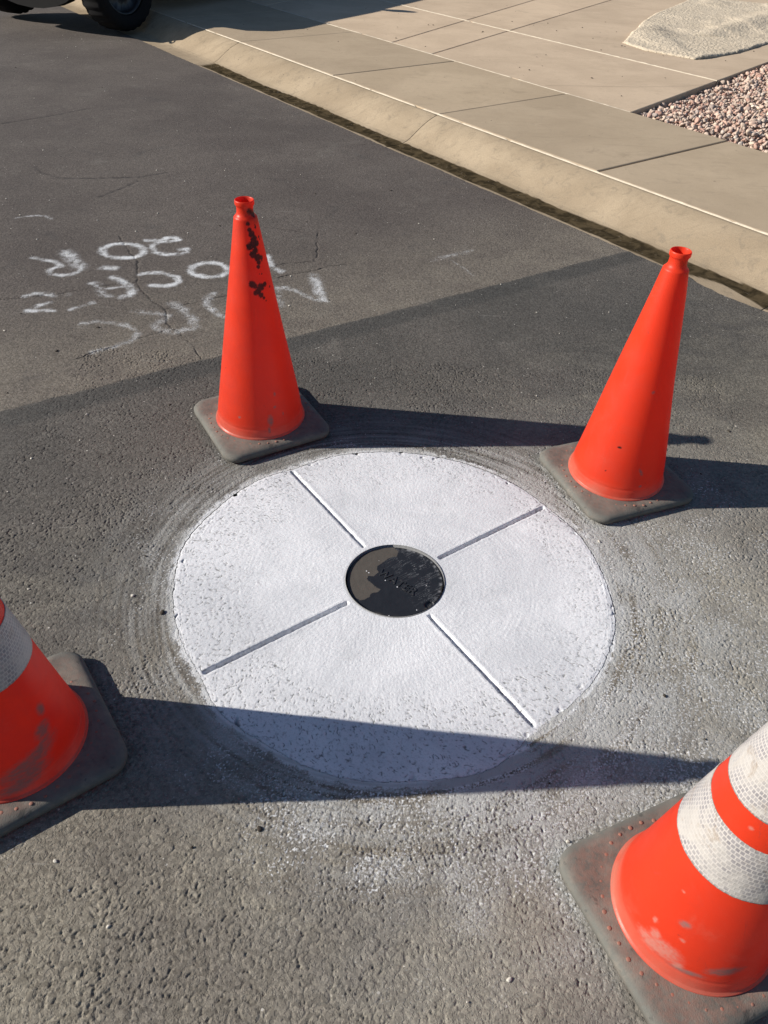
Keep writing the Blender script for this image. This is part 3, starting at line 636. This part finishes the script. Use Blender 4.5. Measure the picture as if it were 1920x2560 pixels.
# pale sealant beads in the long joints
def bead(name, s0, s1, t0, w_, z, seed):
    s_ = np.arange(s0, s1, .02); prof_ = np.linspace(-1, 1, 7)
    S, Pp = np.meshgrid(s_, prof_, indexing='ij')
    ww = w_*(1+.35*fbm(S*9, S*0, 3, seed)); T = t0+Pp*ww+.003*gnoise(S*4, S*0, seed+1)
    gapm = sstep(.62, .5, fbm(S*5, S*0+3, 3, seed+2)+.25)
    Zz = z+(1-Pp**2)*.006*(1+.6*fbm(S*14, Pp, 2, seed+3))-.003-.008*(1-gapm)
    x = KD[0]*S+KN[0]*T; y = KD[1]*S+KN[1]*T
    return np.stack([x, y, Zz], -1).reshape(-1, 3), grid_faces(len(s_), 7)
BV = []; BF = []; off = 0
for args in ((-2., 13, L1-.002, .0065, KZ-.001, 501), (gx_(L2), 13, L2, .0105, KZ-.001, 511), (gx_(L3), 13, L3, .0105, KZ-.002, 521)):
    v, f = bead('b', *args); BV.append(v); BF.append(f+off); off += len(v)
struct(np_mesh('joint_sealant', np.vstack(BV), BF, MSEAL, True))
# hairline crack in the driveway apron
hc = [st(*q)[:2] for q in ((3.39, 3.99), (3.25, 4.25), (3.02, 4.62), (2.86, 5.0), (2.80, 5.33))]
bm = bmesh.new(); pv = []
for i in range(len(hc)-1):
    for k in range(12):
        f = k/12; x = hc[i][0]*(1-f)+hc[i+1][0]*f; y = hc[i][1]*(1-f)+hc[i+1][1]*f
        x += random.Random(i*20+k).uniform(-.008, .008); pv.append((bm.verts.new((x, y, KZ-.0012)), bm.verts.new((x+.002, y+.0035, KZ-.0012))))
for (a, b_), (c_, d_) in zip(pv[:-1], pv[1:]): bm.faces.new((a, c_, d_, b_))
struct(bm_obj('driveway_crack', bm, mat_simple('crack_dirt', (.22, .18, .13), (.28, .23, .17), 20, .95)))

# ------------------------------------------------------------------ gravel bed
rng = np.random.default_rng(5)
bm = bmesh.new(); bmesh.ops.create_icosphere(bm, subdivisions=2, radius=1); bm.verts.ensure_lookup_table()
bv = np.array([v.co[:] for v in bm.verts]); bf = np.array([[v.index for v in f.verts] for f in bm.faces]); bm.free()
protos = []
for k in range(14):
    P = bv.copy()
    for q in range(9):                                  # chop the sphere with planes: broken stone
        nrm = rng.normal(size=3); nrm /= np.linalg.norm(nrm); dd = rng.uniform(.45, .85)
        ex = np.maximum(0, P@nrm-dd); P = P-ex[:, None]*nrm*.95
    P += rng.normal(size=P.shape)*.02
    protos.append(P*np.array([1, rng.uniform(.65, 1), rng.uniform(.5, .8)]))
bed = [st(gx_(L2)-.01, L2+.0)[:2], st(gx_(9.5)-.02, 9.5)[:2], st(-1.8, 9.5)[:2], st(-1.8, L2)[:2]]
SV = []; SFc = []; SA = []; off = 0
cell = .033
for layer, zc in ((0, KZ-.045), (1, KZ-.022)):
    sg = np.arange(-1.2, 3.6, cell); tg = np.arange(L2, 8.6, cell)
    for s_ in sg:
        for t_ in tg:
            s1 = s_+rng.uniform(-.016, .016); t1 = t_+rng.uniform(-.016, .016)
            if t1 < L2+.012+(.012 if layer else 0) or s1 > gx_(t1)-.012: continue
            if layer and rng.random() < .12: continue
            r_ = rng.choice([.009, .014, .018, .023, .030], p=[.22, .28, .26, .16, .08])
            P = protos[rng.integers(14)]*r_
            A = Matrix(Euler(rng.uniform(0, 6.28, 3)*np.array([.15, .15, 1])).to_matrix()) if False else Euler((rng.uniform(-.7, .7), rng.uniform(-.7, .7), rng.uniform(0, 6.28))).to_matrix()
            P = P@np.array(A).T
            low = min(1, (t1-L2)/.10, (gx_(t1)-s1)/.10)
            x, y, _ = st(s1, t1); z = zc+r_*.2+rng.uniform(-.006, .010)-.016*(1-low)+.012*math.sin(s1*2.3+t1)
            SV.append(P+np.array([x, y, z])); SFc.append(bf+off); off += len(P)
            SA.append(np.full(len(P), rng.random()))
gv = np_mesh('gravel', np.vstack(SV), [np.vstack(SFc)], MSTONE, False, {'sc': np.concatenate(SA)})
tag(gv, 'pink and tan crushed stone filling the bed beside the driveway', 'gravel', kind='stuff')
struct(np_mesh('soil', [(*p_, KZ-.05) for p_ in bed][::-1], np.array([[0, 1, 2, 3]]), MDIRT, False))

# ------------------------------------------------------------------ carpet lying on the driveway
rug = [(2.042, 7.124), (2.07, 7.03), (2.18, 6.76), (2.36, 6.60), (2.553, 6.443), (2.66, 6.52), (2.746, 6.58), (3.0, 6.80), (3.183, 6.99), (3.60, 7.50), (4.3, 8.25), (5.0, 9.1), (4.6, 10.4), (3.75, 10.75), (3.226, 9.80), (2.839, 9.13), (2.50, 8.35), (2.294, 7.761)]
gx, gy = np.meshgrid(np.arange(1.95, 4.6, .0085), np.arange(6.35, 10.9, .0085))
jx = gx+.012*fbm(gx/.05, gy/.05, 3, 601); jy = gy+.012*fbm(gx/.05, gy/.05, 3, 602)
ins = in_poly(jx, jy, rug); dd = seg_dist(gx, gy, rug+[rug[0]])
Z = .012*sstep(.0, .03, dd)+.006+.018*sstep(.0, .6, fbm(gx/.45, gy/.7, 2, 603))+.035*np.exp(-((gx-2.42)**2+((gy-7.55))**2)/.07)+.03*np.exp(-((gx*.8-gy*.6+2.2)**2)/.02)*sstep(2.6, 3.2, gx)*(gy > 7.6)
Z += .007*(rng.random(gx.shape)-.5)*sstep(0, .01, dd)+.006*fbm(gx/.028, gy/.028, 3, 604)
gr = np.exp(-((gx-2.55)**2/.02+(gy-7.75)**2/.06))*.9*sstep(-.3, .3, fbm(gx/.1, gy/.1, 2, 605)+.1)  # dark spot painted behind the hump as the shade of the fold
F = grid_faces(*gx.shape); F = F[ins.ravel()[F].all(1)]
used = np.zeros(gx.size, bool); used[F.ravel()] = True; idx = np.cumsum(used)-1
Vt = np.stack([gx, gy, KZ-.003+Z], -1).reshape(-1, 3)[used]; Ft = idx[F]
# skirt down to the concrete
E = np.concatenate([F[:, [0, 1]], F[:, [1, 2]], F[:, [2, 3]], F[:, [3, 0]]]); E = idx[E]
key = E.min(1)*10**7+E.max(1); u_, first, cnt = np.unique(key, return_index=True, return_counts=True); Eb = E[first[cnt == 1]]
Vb = Vt.copy(); Vb[:, 2] = KZ-.002; nT = len(Vt)
Fs = np.stack([Eb[:, 1], Eb[:, 0], Eb[:, 0]+nT, Eb[:, 1]+nT], -1)
ga = gr.ravel()[used]
rugo = np_mesh('carpet', np.vstack([Vt, Vb]), [Ft, Fs], MCARPET, True, {'grime_shade': np.concatenate([ga, ga*0+.4])})
tag(rugo, 'beige shag carpet remnant lying on the driveway near the gravel', 'carpet')

# ------------------------------------------------------------------ traffic cones
HB = .178
def rrect(h, rc, n=10):
    out = []
    for k in range(4):
        a0 = k*math.pi/2
        for i in range(n+1):
            t_ = i/n*math.pi/2; u_ = h-rc+rc*math.cos(t_); v_ = h-rc+rc*math.sin(t_)
            out.append((u_*math.cos(a0)-v_*math.sin(a0), u_*math.sin(a0)+v_*math.cos(a0)))
    return out
def cone(name_label, x, y, ang, lean, seed, bands=False, smudges=(), scuffs=(), dusts=(), base_mat=None, grime_shade=.15, group='orange traffic cones round the white collar'):
    t = empty('traffic_cone', name_label, 'traffic cone', (x, y, .001), ang, group)
    # base plate
    V = []; F = []; ed = []
    rings = [(HB-.006, .004, 1), (HB, .007, 1), (HB, .019, 1), (HB-.004, .025, 1), (HB-.011, .0285, .7), (HB-.022, .0305, .1)]
    n = 44
    for h_, z_, e_ in rings:
        rc = .048 if h_ > HB-.01 else .044
        pts = rrect(h_, rc)
        for (px, py) in pts:
            j = .0016*math.sin(px*60+seed)*math.cos(py*47+seed*2)
            V.append((px+j, py+j, z_+(.0012*math.sin(px*25+seed)*math.sin(py*31) if z_ > .02 else 0))); ed.append(e_)
    for r_ in range(len(rings)-1):
        for i in range(n):
            F.append((r_*n+i, r_*n+(i+1) % n, (r_+1)*n+(i+1) % n, (r_+1)*n+i))
    # top annulus from the square rim in to the body ring
    o5 = (len(rings)-1)*n
    nin = 3
    for q in range(1, nin+1):
        for i in range(n):
            px, py, pz = V[o5+i]; a = math.atan2(py, px); rr_ = .141; f = q/nin
            V.append((px+(rr_*math.cos(a)-px)*f, py+(rr_*math.sin(a)-py)*f, .0305+.001*f)); ed.append(0)
        b0 = o5+(q-1)*n; b1 = o5+q*n
        for i in range(n): F.append((b0+i, b0+(i+1) % n, b1+(i+1) % n, b1+i))
    me = bpy.data.meshes.new('base'); me.from_pydata(V, [], F); me.materials.append(base_mat or MRUB)
    at = me.attributes.new('edge', 'FLOAT', 'POINT'); at.data.foreach_set('value', np.array(ed, np.float32))
    me.polygons.foreach_set('use_smooth', np.ones(len(F), bool))
    bo = bpy.data.objects.new('base', me); C.objects.link(bo); bo.parent = t
    # small feet under the corners
    for sx in (-1, 1):
        for sy in (-1, 1):
            bm = bmesh.new(); add_box(bm, (sx*.13-.02, sy*.13-.02, 0), (sx*.13+.02, sy*.13+.02, .006)); bm_obj('foot_pad', bm, base_mat or MRUB, t)
    # body of revolution, fine enough to carry its marks
    prof_ = [(.1415, .0300), (.1420, .0335), (.1412, .0350), (.1378, .0362), (.1370, .0385)]
    rb, rtp, z0, z1 = .1368, .0318, .0405, .662
    for z_ in np.linspace(z0, z1, 300):
        r_ = rb+(rtp-rb)*(z_-z0)/(z1-z0)
        r_ -= .0012*math.exp(-((z_-.062)/.004)**2)
        prof_.append((r_, z_))
    prof_ += [(.0314, .6645), (.0298, .6665), (.0272, .6690), (.0240, .6730), (.0226, .6780), (.0222, .6850), (.0224, .6915), (.0236, .6950), (.0256, .6970), (.0262, .6995), (.0262, .7060), (.0256, .7088), (.0244, .7098), (.0232, .7092), (.0224, .7070), (.0205, .6900), (.0200, .6700), (.0270, .6500)]
    n2 = 240; V, F = lathe(prof_, n2)
    th_ = np.arctan2(V[:, 1], V[:, 0]); zz_ = V[:, 2]; f = np.clip(zz_/.71, 0, 1)
    # slight dents, so the outline is not a perfect cone
    rr_ = np.hypot(V[:, 0], V[:, 1]); dent = .0013*np.sin(2*th_+seed)*np.sin(zz_*7+seed)+.0008*np.sin(3*th_+seed*1.7)*np.sin(zz_*13)
    dent *= sstep(.05, .12, zz_)*sstep(.66, .6, zz_)
    V[:, 0] *= (1+dent/rr_); V[:, 1] *= (1+dent/rr_)
    la = np.array([lean[0]*math.cos(ang)+lean[1]*math.sin(ang), -lean[0]*math.sin(ang)+lean[1]*math.cos(ang)])
    V[:, 0] += la[0]*f; V[:, 1] += la[1]*f
    wth = th_+ang                                       # world bearing of each vertex
    def marks(L, soft, seed2):
        m = np.zeros(len(V))
        for q in L:
            a, z_, r_ = q[:3]; sx = q[3] if len(q) > 3 else 1.; tilt = q[4] if len(q) > 4 else 0.
            du = ((wth-a+np.pi) % (2*np.pi)-np.pi)*rr_; dv = zz_-z_
            c_, s_ = math.cos(tilt), math.sin(tilt); p = (du*c_+dv*s_)/sx; w_ = (-du*s_+dv*c_)
            u1 = th_*8; d_ = np.hypot(p, w_)/r_+.35*fbm(wth*rr_/.006, zz_/.006, 3, seed2)
            m = np.maximum(m, sstep(1+soft, 1-soft, d_))
        return m
    sm = marks(smudges, .22, 701)*(1.1+.5*fbm(wth*rr_/.004, zz_/.007, 3, 709)); gy = marks(scuffs, .6, 702)*(.55+.6*fbm(wth*rr_/.012, zz_/.005, 3, 703)+.2); ds_ = marks(dusts, .65, 704)*(.75+.8*fbm(wth*rr_/.005, zz_/.005, 3, 710))
    bo = np_mesh('body', V, F, MCONE, True, {'smudge': np.clip(sm, 0, 1), 'scuff': np.clip(gy, 0, .85), 'dust': np.clip(ds_, 0, .75), 'grime_shade': np.full(len(V), grime_shade)}, t)
    # ring of moulded studs on the base
    bm = bmesh.new(); bmesh.ops.create_uvsphere(bm, u_segments=8, v_segments=6, radius=1); bm.verts.ensure_lookup_table()
    sv = np.array([v.co[:] for v in bm.verts]); sf = [[v.index for v in f_.verts] for f_ in bm.faces]; bm.free()
    V = []; F = []
    rngs = np.random.default_rng(seed)
    ns_ = 38
    for i in range(ns_):
        a = 2*math.pi*i/ns_; off_ = len(V); r_ = .1590+.0015*rngs.normal()
        k_ = .0042*rngs.uniform(.75, 1.1)
        V += [(r_*math.cos(a)+v[0]*k_, r_*math.sin(a)+v[1]*k_, .0303+v[2]*.0012) for v in sv]
        F += [tuple(j+off_ for j in f_) for f_ in sf]
    me = bpy.data.meshes.new('stud_ring'); me.from_pydata(V, [], F); me.materials.append(MSTUD); me.polygons.foreach_set('use_smooth', np.ones(len(F), bool))
    so = bpy.data.objects.new('stud_ring', me); C.objects.link(so); so.parent = t
    if bands:
        for bi, (za, zb) in enumerate(bands):
            zs = np.linspace(za, zb, 60); n3 = 420
            thb = np.linspace(0, 2*np.pi, n3, endpoint=False); ZZ, TB = np.meshgrid(zs, thb, indexing='ij')
            edge_j = .0009*fbm(TB*14, TB*0, 3, seed+bi); e0 = (ZZ-za)/(zb-za)
            Zc = ZZ+edge_j*(1-2*e0)
            r_ = rb+(rtp-rb)*(Zc-z0)/(z1-z0)+.0013+.0007*fbm(TB*5, ZZ/.02, 3, seed+bi+5)
            dn = .0013*np.sin(2*TB+seed)*np.sin(Zc*7+seed)+.0008*np.sin(3*TB+seed*1.7)*np.sin(Zc*13); r_ = r_+dn
            X_ = r_*np.cos(TB)+la[0]*Zc/.71; Y_ = r_*np.sin(TB)+la[1]*Zc/.71
            be = np.maximum(sstep(.03, .0, e0), sstep(.97, 1., e0))*sstep(-.3, .4, gnoise(TB*30, e0*3, seed+bi+9))*.8
            Vb_ = np.stack([X_, Y_, Zc], -1).reshape(-1, 3); Fb = grid_faces(60, n3, wrap=True)
            # turned-in edges give the sheeting its thickness
            Vi = Vb_.reshape(60, n3, 3)[[0, -1]].copy(); Vi[:, :, :2] *= .985; o2 = len(Vb_)
            i0 = np.arange(n3); i1 = (i0+1) % n3
            Fa = np.stack([i0+o2, i1+o2, i1, i0], -1); Fz = np.stack([i0+59*n3, i1+59*n3, i1+o2+n3, i0+o2+n3], -1)
            Vall = np.vstack([Vb_, Vi.reshape(-1, 3)])
            bu = np.concatenate([(TB*.10).ravel(), np.tile(thb*.10, 2)]); bvv = np.concatenate([ZZ.ravel(), np.full(n3, za), np.full(n3, zb)])
            bee = np.concatenate([be.ravel(), np.full(2*n3, .9)])
            np_mesh('reflective_band', Vall, [Fb, Fa, Fz], MBAND, True, {'bu': bu, 'bv': bvv, 'bedge': bee}, t)
    return t
BANDS = [(.283, .389), (.441, .594)]
cone('orange traffic cone smeared with black tar stains, behind the collar on the left', -.4505, .6757, .5428, (.0057, .0021), 1, grime_shade=.4,
     smudges=SMUDGE, scuffs=[(-1.15, .09, .016, .5), (-1.2, .06, .010, .4), (-.95, .17, .006, .5), (-1.9, .10, .004), (-1.0, .13, .004), (-.8, .10, .005, .4)])
cone('clean orange traffic cone without stripes, at the right of the collar near the gutter', .6571, .4651, .3927, (-.0016, .0027), 2,
     smudges=[(-2.0, .19, .003, 1.8), (-2.15, .11, .0018)], scuffs=[(-1.35, .12, .012, .3, .5), (-1.5, .36, .004), (-1.3, .075, .004)], dusts=[])
cone('striped orange cone with grey scuffs at its foot, cut off by the left edge', -.7632, -.5242, .6423, (.001, .0011), 3, BANDS, grime_shade=.6,
     scuffs=[(-.85, .10, .018, 3.2, .35), (-1.0, .065, .014, 3.5, .3), (-.45, .15, .014, 1.2, .9), (-.6, .12, .010, 3., .5), (-.3, .19, .012, .7), (-.9, .08, .012, 3, .3)])
cone('striped orange cone with dirty white bands, standing nearest at the bottom right', .5395, -.7881, .4427, (-.0012, .0015), 4, BANDS,
     scuffs=[(-2.3, .17, .006, 1.5, .8), (-2.0, .07, .006, 4., .2), (-1.6, .10, .010, 2.5, .3)],
     dusts=[(-2.35, .085, .017, 1.6, .2), (-2.5, .10, .010, .8), (-2.22, .135, .0035), (-2.55, .225, .0022), (-2.6, .125, .006, .5), (-2.5, .075, .012, 1.8), (-2.12, .075, .008), (-2.35, .418, .003)], base_mat=MRUB2)

# ------------------------------------------------------------------ off-road car at the top left
MPAINT = mat_simple('dark_car_paint', (.012, .013, .016), (.018, .019, .022), 3, .3)
MTYRE = mat_simple('tyre_rubber', (.007, .007, .008), (.014, .013, .013), 20, .9, spec=.15)
MRIM = mat_simple('dark_alloy', (.03, .032, .036), (.05, .052, .056), 10, .4, metal=.6)
MCHR = mat_simple('bright_metal', (.5, .5, .5), (.6, .6, .6), 10, .3, metal=1.)
MGLASS = mat_simple('dark_glass', (.01, .014, .013), (.015, .02, .018), 2, .08)
MTRIM = mat_simple('black_plastic', (.015, .015, .016), (.03, .03, .03), 25, .7)
TA = math.atan2(.89, .46)
car = empty('parked_car', 'dark off-road car parked across the gutter at the top left corner', 'car', (-2.70, 7.17, 0), TA)
TR = .42; WX = (0., 2.75); 
def cbm(name, boxes, mat, parent=car, bev=.02):
    bm = bmesh.new()
    for lo_, hi_ in boxes: add_box(bm, lo_, hi_, bev)
    return bm_obj(name, bm, mat, parent)
def prism(name, pts, y0, y1, mat, parent=car, bev=.02):
    bm = bmesh.new(); a = [bm.verts.new((x, y0, z)) for x, z in pts]; b = [bm.verts.new((x, y1, z)) for x, z in pts]
    n = len(pts); bm.faces.new(a); bm.faces.new(b[::-1])
    for i in range(n): bm.faces.new((a[i], b[i], b[(i+1) % n], a[(i+1) % n]))
    bmesh.ops.recalc_face_normals(bm, faces=bm.faces[:])
    if bev: bmesh.ops.bevel(bm, geom=bm.edges[:], offset=bev, segments=2, affect='EDGES')
    return bm_obj(name, bm, mat, parent)
# local x runs rearwards, local y away from the camera side
prism('body', [(-.10, .62), (-.16, .95), (.05, 1.05), (1.25, 1.09), (1.45, 1.07), (3.55, 1.07), (3.60, .55), (3.2, .52), (3.15, .75), (2.95, .92), (2.55, .92), (2.35, .75), (2.3, .45), (.52, .45), (.45, .62)], .16, 1.60, MPAINT)
prism('fender', [(-.42, .80), (-.38, .92), (-.15, .995), (.32, .995), (.55, .72), (.50, .70), (.28, .93), (-.13, .93), (-.34, .86)], .0, .30, MTRIM, bev=.008)
prism('fender', [(-.42, .80), (-.38, .92), (-.15, .995), (.32, .995), (.55, .72), (.50, .70), (.28, .93), (-.13, .93), (-.34, .86)], 1.46, 1.76, MTRIM, bev=.008)
prism('fender', [(2.2, .72), (2.45, .97), (3.05, .97), (3.3, .72), (3.24, .72), (3.0, .91), (2.5, .91), (2.26, .72)], .0, .2, MTRIM, bev=.008)
prism('fender', [(2.2, .72), (2.45, .97), (3.05, .97), (3.3, .72), (3.24, .72), (3.0, .91), (2.5, .91), (2.26, .72)], 1.56, 1.76, MTRIM, bev=.008)
cbm('bumper', [((-.50, .05, .46), (-.34, 1.71, .66))], MTRIM, bev=.02)
cbm('skid_plate', [((-.40, .50, .30), (.2, 1.26, .34))], MTRIM, bev=.008)
bm = bmesh.new(); pts = [(.20, .47)]+[(.20+.70*(1-math.cos(k*math.pi/12))*1.0, .47-.29*math.sin(k*math.pi/12)) for k in range(1, 12)]+[(1.60, .47)]  # added dark panel, shaped to fill the gap beside the tyre and shade it
fa = [bm.verts.new((-.40, y_, z_)) for y_, z_ in pts]; fb = [bm.verts.new((-.30, y_, z_)) for y_, z_ in pts]
bm.faces.new(fa); bm.faces.new(fb[::-1])
for i in range(len(pts)): bm.faces.new((fa[i], fb[i], fb[(i+1) % len(pts)], fa[(i+1) % len(pts)]))
bmesh.ops.recalc_face_normals(bm, faces=bm.faces[:]); bm_obj('shade_filler', bm, MTYRE, car)
cbm('axle', [((-.045, .2, TR-.045), (.045, 1.56, TR+.045))], MTRIM)
cbm('axle', [((WX[1]-.045, .2, TR-.045), (WX[1]+.045, 1.56, TR+.045))], MTRIM)
cbm('chassis_rail', [((-.34, .45, .46), (3.5, .55, .56))], MTRIM)
cbm('chassis_rail', [((-.34, 1.21, .46), (3.5, 1.31, .56))], MTRIM)
for yy in (.40, 1.32):                              # towing loops
    V = []; n_ = 20; m_ = 8
    for i in range(n_):
        a = math.pi*i/(n_-1)-math.pi/2
        cx_, cy_ = -.52-.10*math.cos(a), yy+.055*math.sin(a)
        for j in range(m_):
            b_ = 2*math.pi*j/m_; V.append((cx_-.011*math.cos(b_)*math.cos(a), cy_+.011*math.cos(b_)*math.sin(a), .545+.011*math.sin(b_)))
    np_mesh('tow_hook', V, grid_faces(n_, m_, wrap=True), MTRIM, True, None, car)
cbm('headlight', [((-.185, .30, .76), (-.15, .48, .93))], MCHR, bev=.015)
cbm('headlight', [((-.185, 1.28, .76), (-.15, 1.46, .93))], MCHR, bev=.015)
cbm('grille', [((-.175, .55+.1*k, .70), (-.15, .60+.1*k, .95)) for k in range(7)], MTRIM, bev=.005)
cbm('door', [((1.50, .135, .50), (2.30, .165, 1.05))], MPAINT, bev=.012)
cbm('mirror', [((1.36, -.06, 1.02), (1.46, .15, 1.15))], MTRIM, bev=.03)
cbm('side_step', [((.60, .03, .36), (2.25, .17, .40))], MTRIM, bev=.01)
def wheel(x, y, out):
    # tyre lathed about its axle, then treaded
    pr = [(.262, -.115), (.285, -.128), (.33, -.135), (.365, -.128), (.384, -.112), (.392, -.09), (.394, 0), (.392, .09), (.384, .112), (.365, .128), (.33, .135), (.285, .128), (.262, .115), (.255, .0)]
    pr.append(pr[0]); V, F = lathe(pr, 120); 
    k = np.arange(len(V)) % 120; row = np.arange(len(V))//120
    tread = ((k//2) % 2 == 0) & (row >= 3) & (row <= 9)
    sc_ = np.where(tread, 1., np.where((row >= 3) & (row <= 9), .978, 1.))
    V[:, 0] *= sc_; V[:, 1] *= sc_
    def place(V): return np.stack([x+V[:, 0], y+V[:, 2]*1., TR+V[:, 1]], -1)
    w_ = np_mesh('wheel', place(V), F, MTYRE, True, None, car)
    pr = [(.262, .085), (.258, .098), (.245, .098), (.238, .07), (.225, .04), (.10, .055), (.075, .085), (.05, .09), (.001, .09)]
    V, F = lathe(pr, 80); V[:, 2] *= -out
    kk = np.arange(len(V)) % 80; rw = np.arange(len(V))//80
    dish = ((kk//5) % 2 == 0) & (rw == 4); V[dish, 2] += out*.03
    np_mesh('rim', place(V), F, MRIM, True, None, w_)
    for q in range(5):
        a = q*2*math.pi/5; c0 = (.06*math.cos(a), .06*math.sin(a)); V = []
        for z_ in (.085, .10):
            for j in range(6): V.append((c0[0]+.010*math.cos(j*math.pi/3), c0[1]+.010*math.sin(j*math.pi/3), -out*z_))
        F = [(j, (j+1) % 6, 6+(j+1) % 6, 6+j) for j in range(6)]+[tuple(6+j for j in range(6))]
        me = bpy.data.meshes.new('lug_nut'); V = place(np.array(V)); me.from_pydata([tuple(v) for v in V], [], F); me.materials.append(MRIM)
        ob = bpy.data.objects.new('lug_nut', me); C.objects.link(ob); ob.parent = w_
for wx in WX:
    wheel(wx, .135, 1); wheel(wx, 1.625, -1)

# ------------------------------------------------------------------ grit and leaf litter
def grit(name, N, region, size, mat, label, seed, z=lambda x, y: 0.):
    rg = np.random.default_rng(seed); V = []; F = []; off = 0; base = protos[0][:0]
    while N:
        x, y = region(rg)
        if np.hypot(x, y) < .56: continue
        N -= 1
        P = protos[rg.integers(14)]*size*rg.uniform(.5, 1.5)*np.array([1, 1, .6]); a = rg.uniform(0, 6.28)
        P = P@np.array([[math.cos(a), -math.sin(a), 0], [math.sin(a), math.cos(a), 0], [0, 0, 1]])
        V.append(P+np.array([x, y, z(x, y)+size*.3])); F.append(bf+off); off += len(P)
    o = np_mesh(name, np.vstack(V), [np.vstack(F)], mat, False); tag(o, label, 'grit', kind='stuff'); return o
def reg_road(rg):
    while True:
        y = rg.uniform(-1, 7)**1; x = rg.uniform(-1-.45*(y+1.2), 1+.45*(y+1.2))
        if x*KN[0]+y*KN[1] < 2.2: return x, y
def reg_walk(rg):
    s_ = rg.uniform(1, 7); t_ = rg.uniform(2.75, 7); 
    while s_ < gx_(t_): s_ = rg.uniform(1, 7)
    return st(s_, t_)[:2]
grit('pale_grit', 130, reg_road, .0045, MGRIT, 'tiny pale stone chips scattered over the dark road', 11)
grit('dark_grit', 60, reg_road, .0055, MDGRIT, 'tiny dark crumbs scattered over the road surface', 12)
grit('leaf_crumbs', 60, reg_walk, .007, MDGRIT, 'small dark leaf crumbs scattered on the sidewalk and driveway', 13, lambda x, y: KZ-.002)
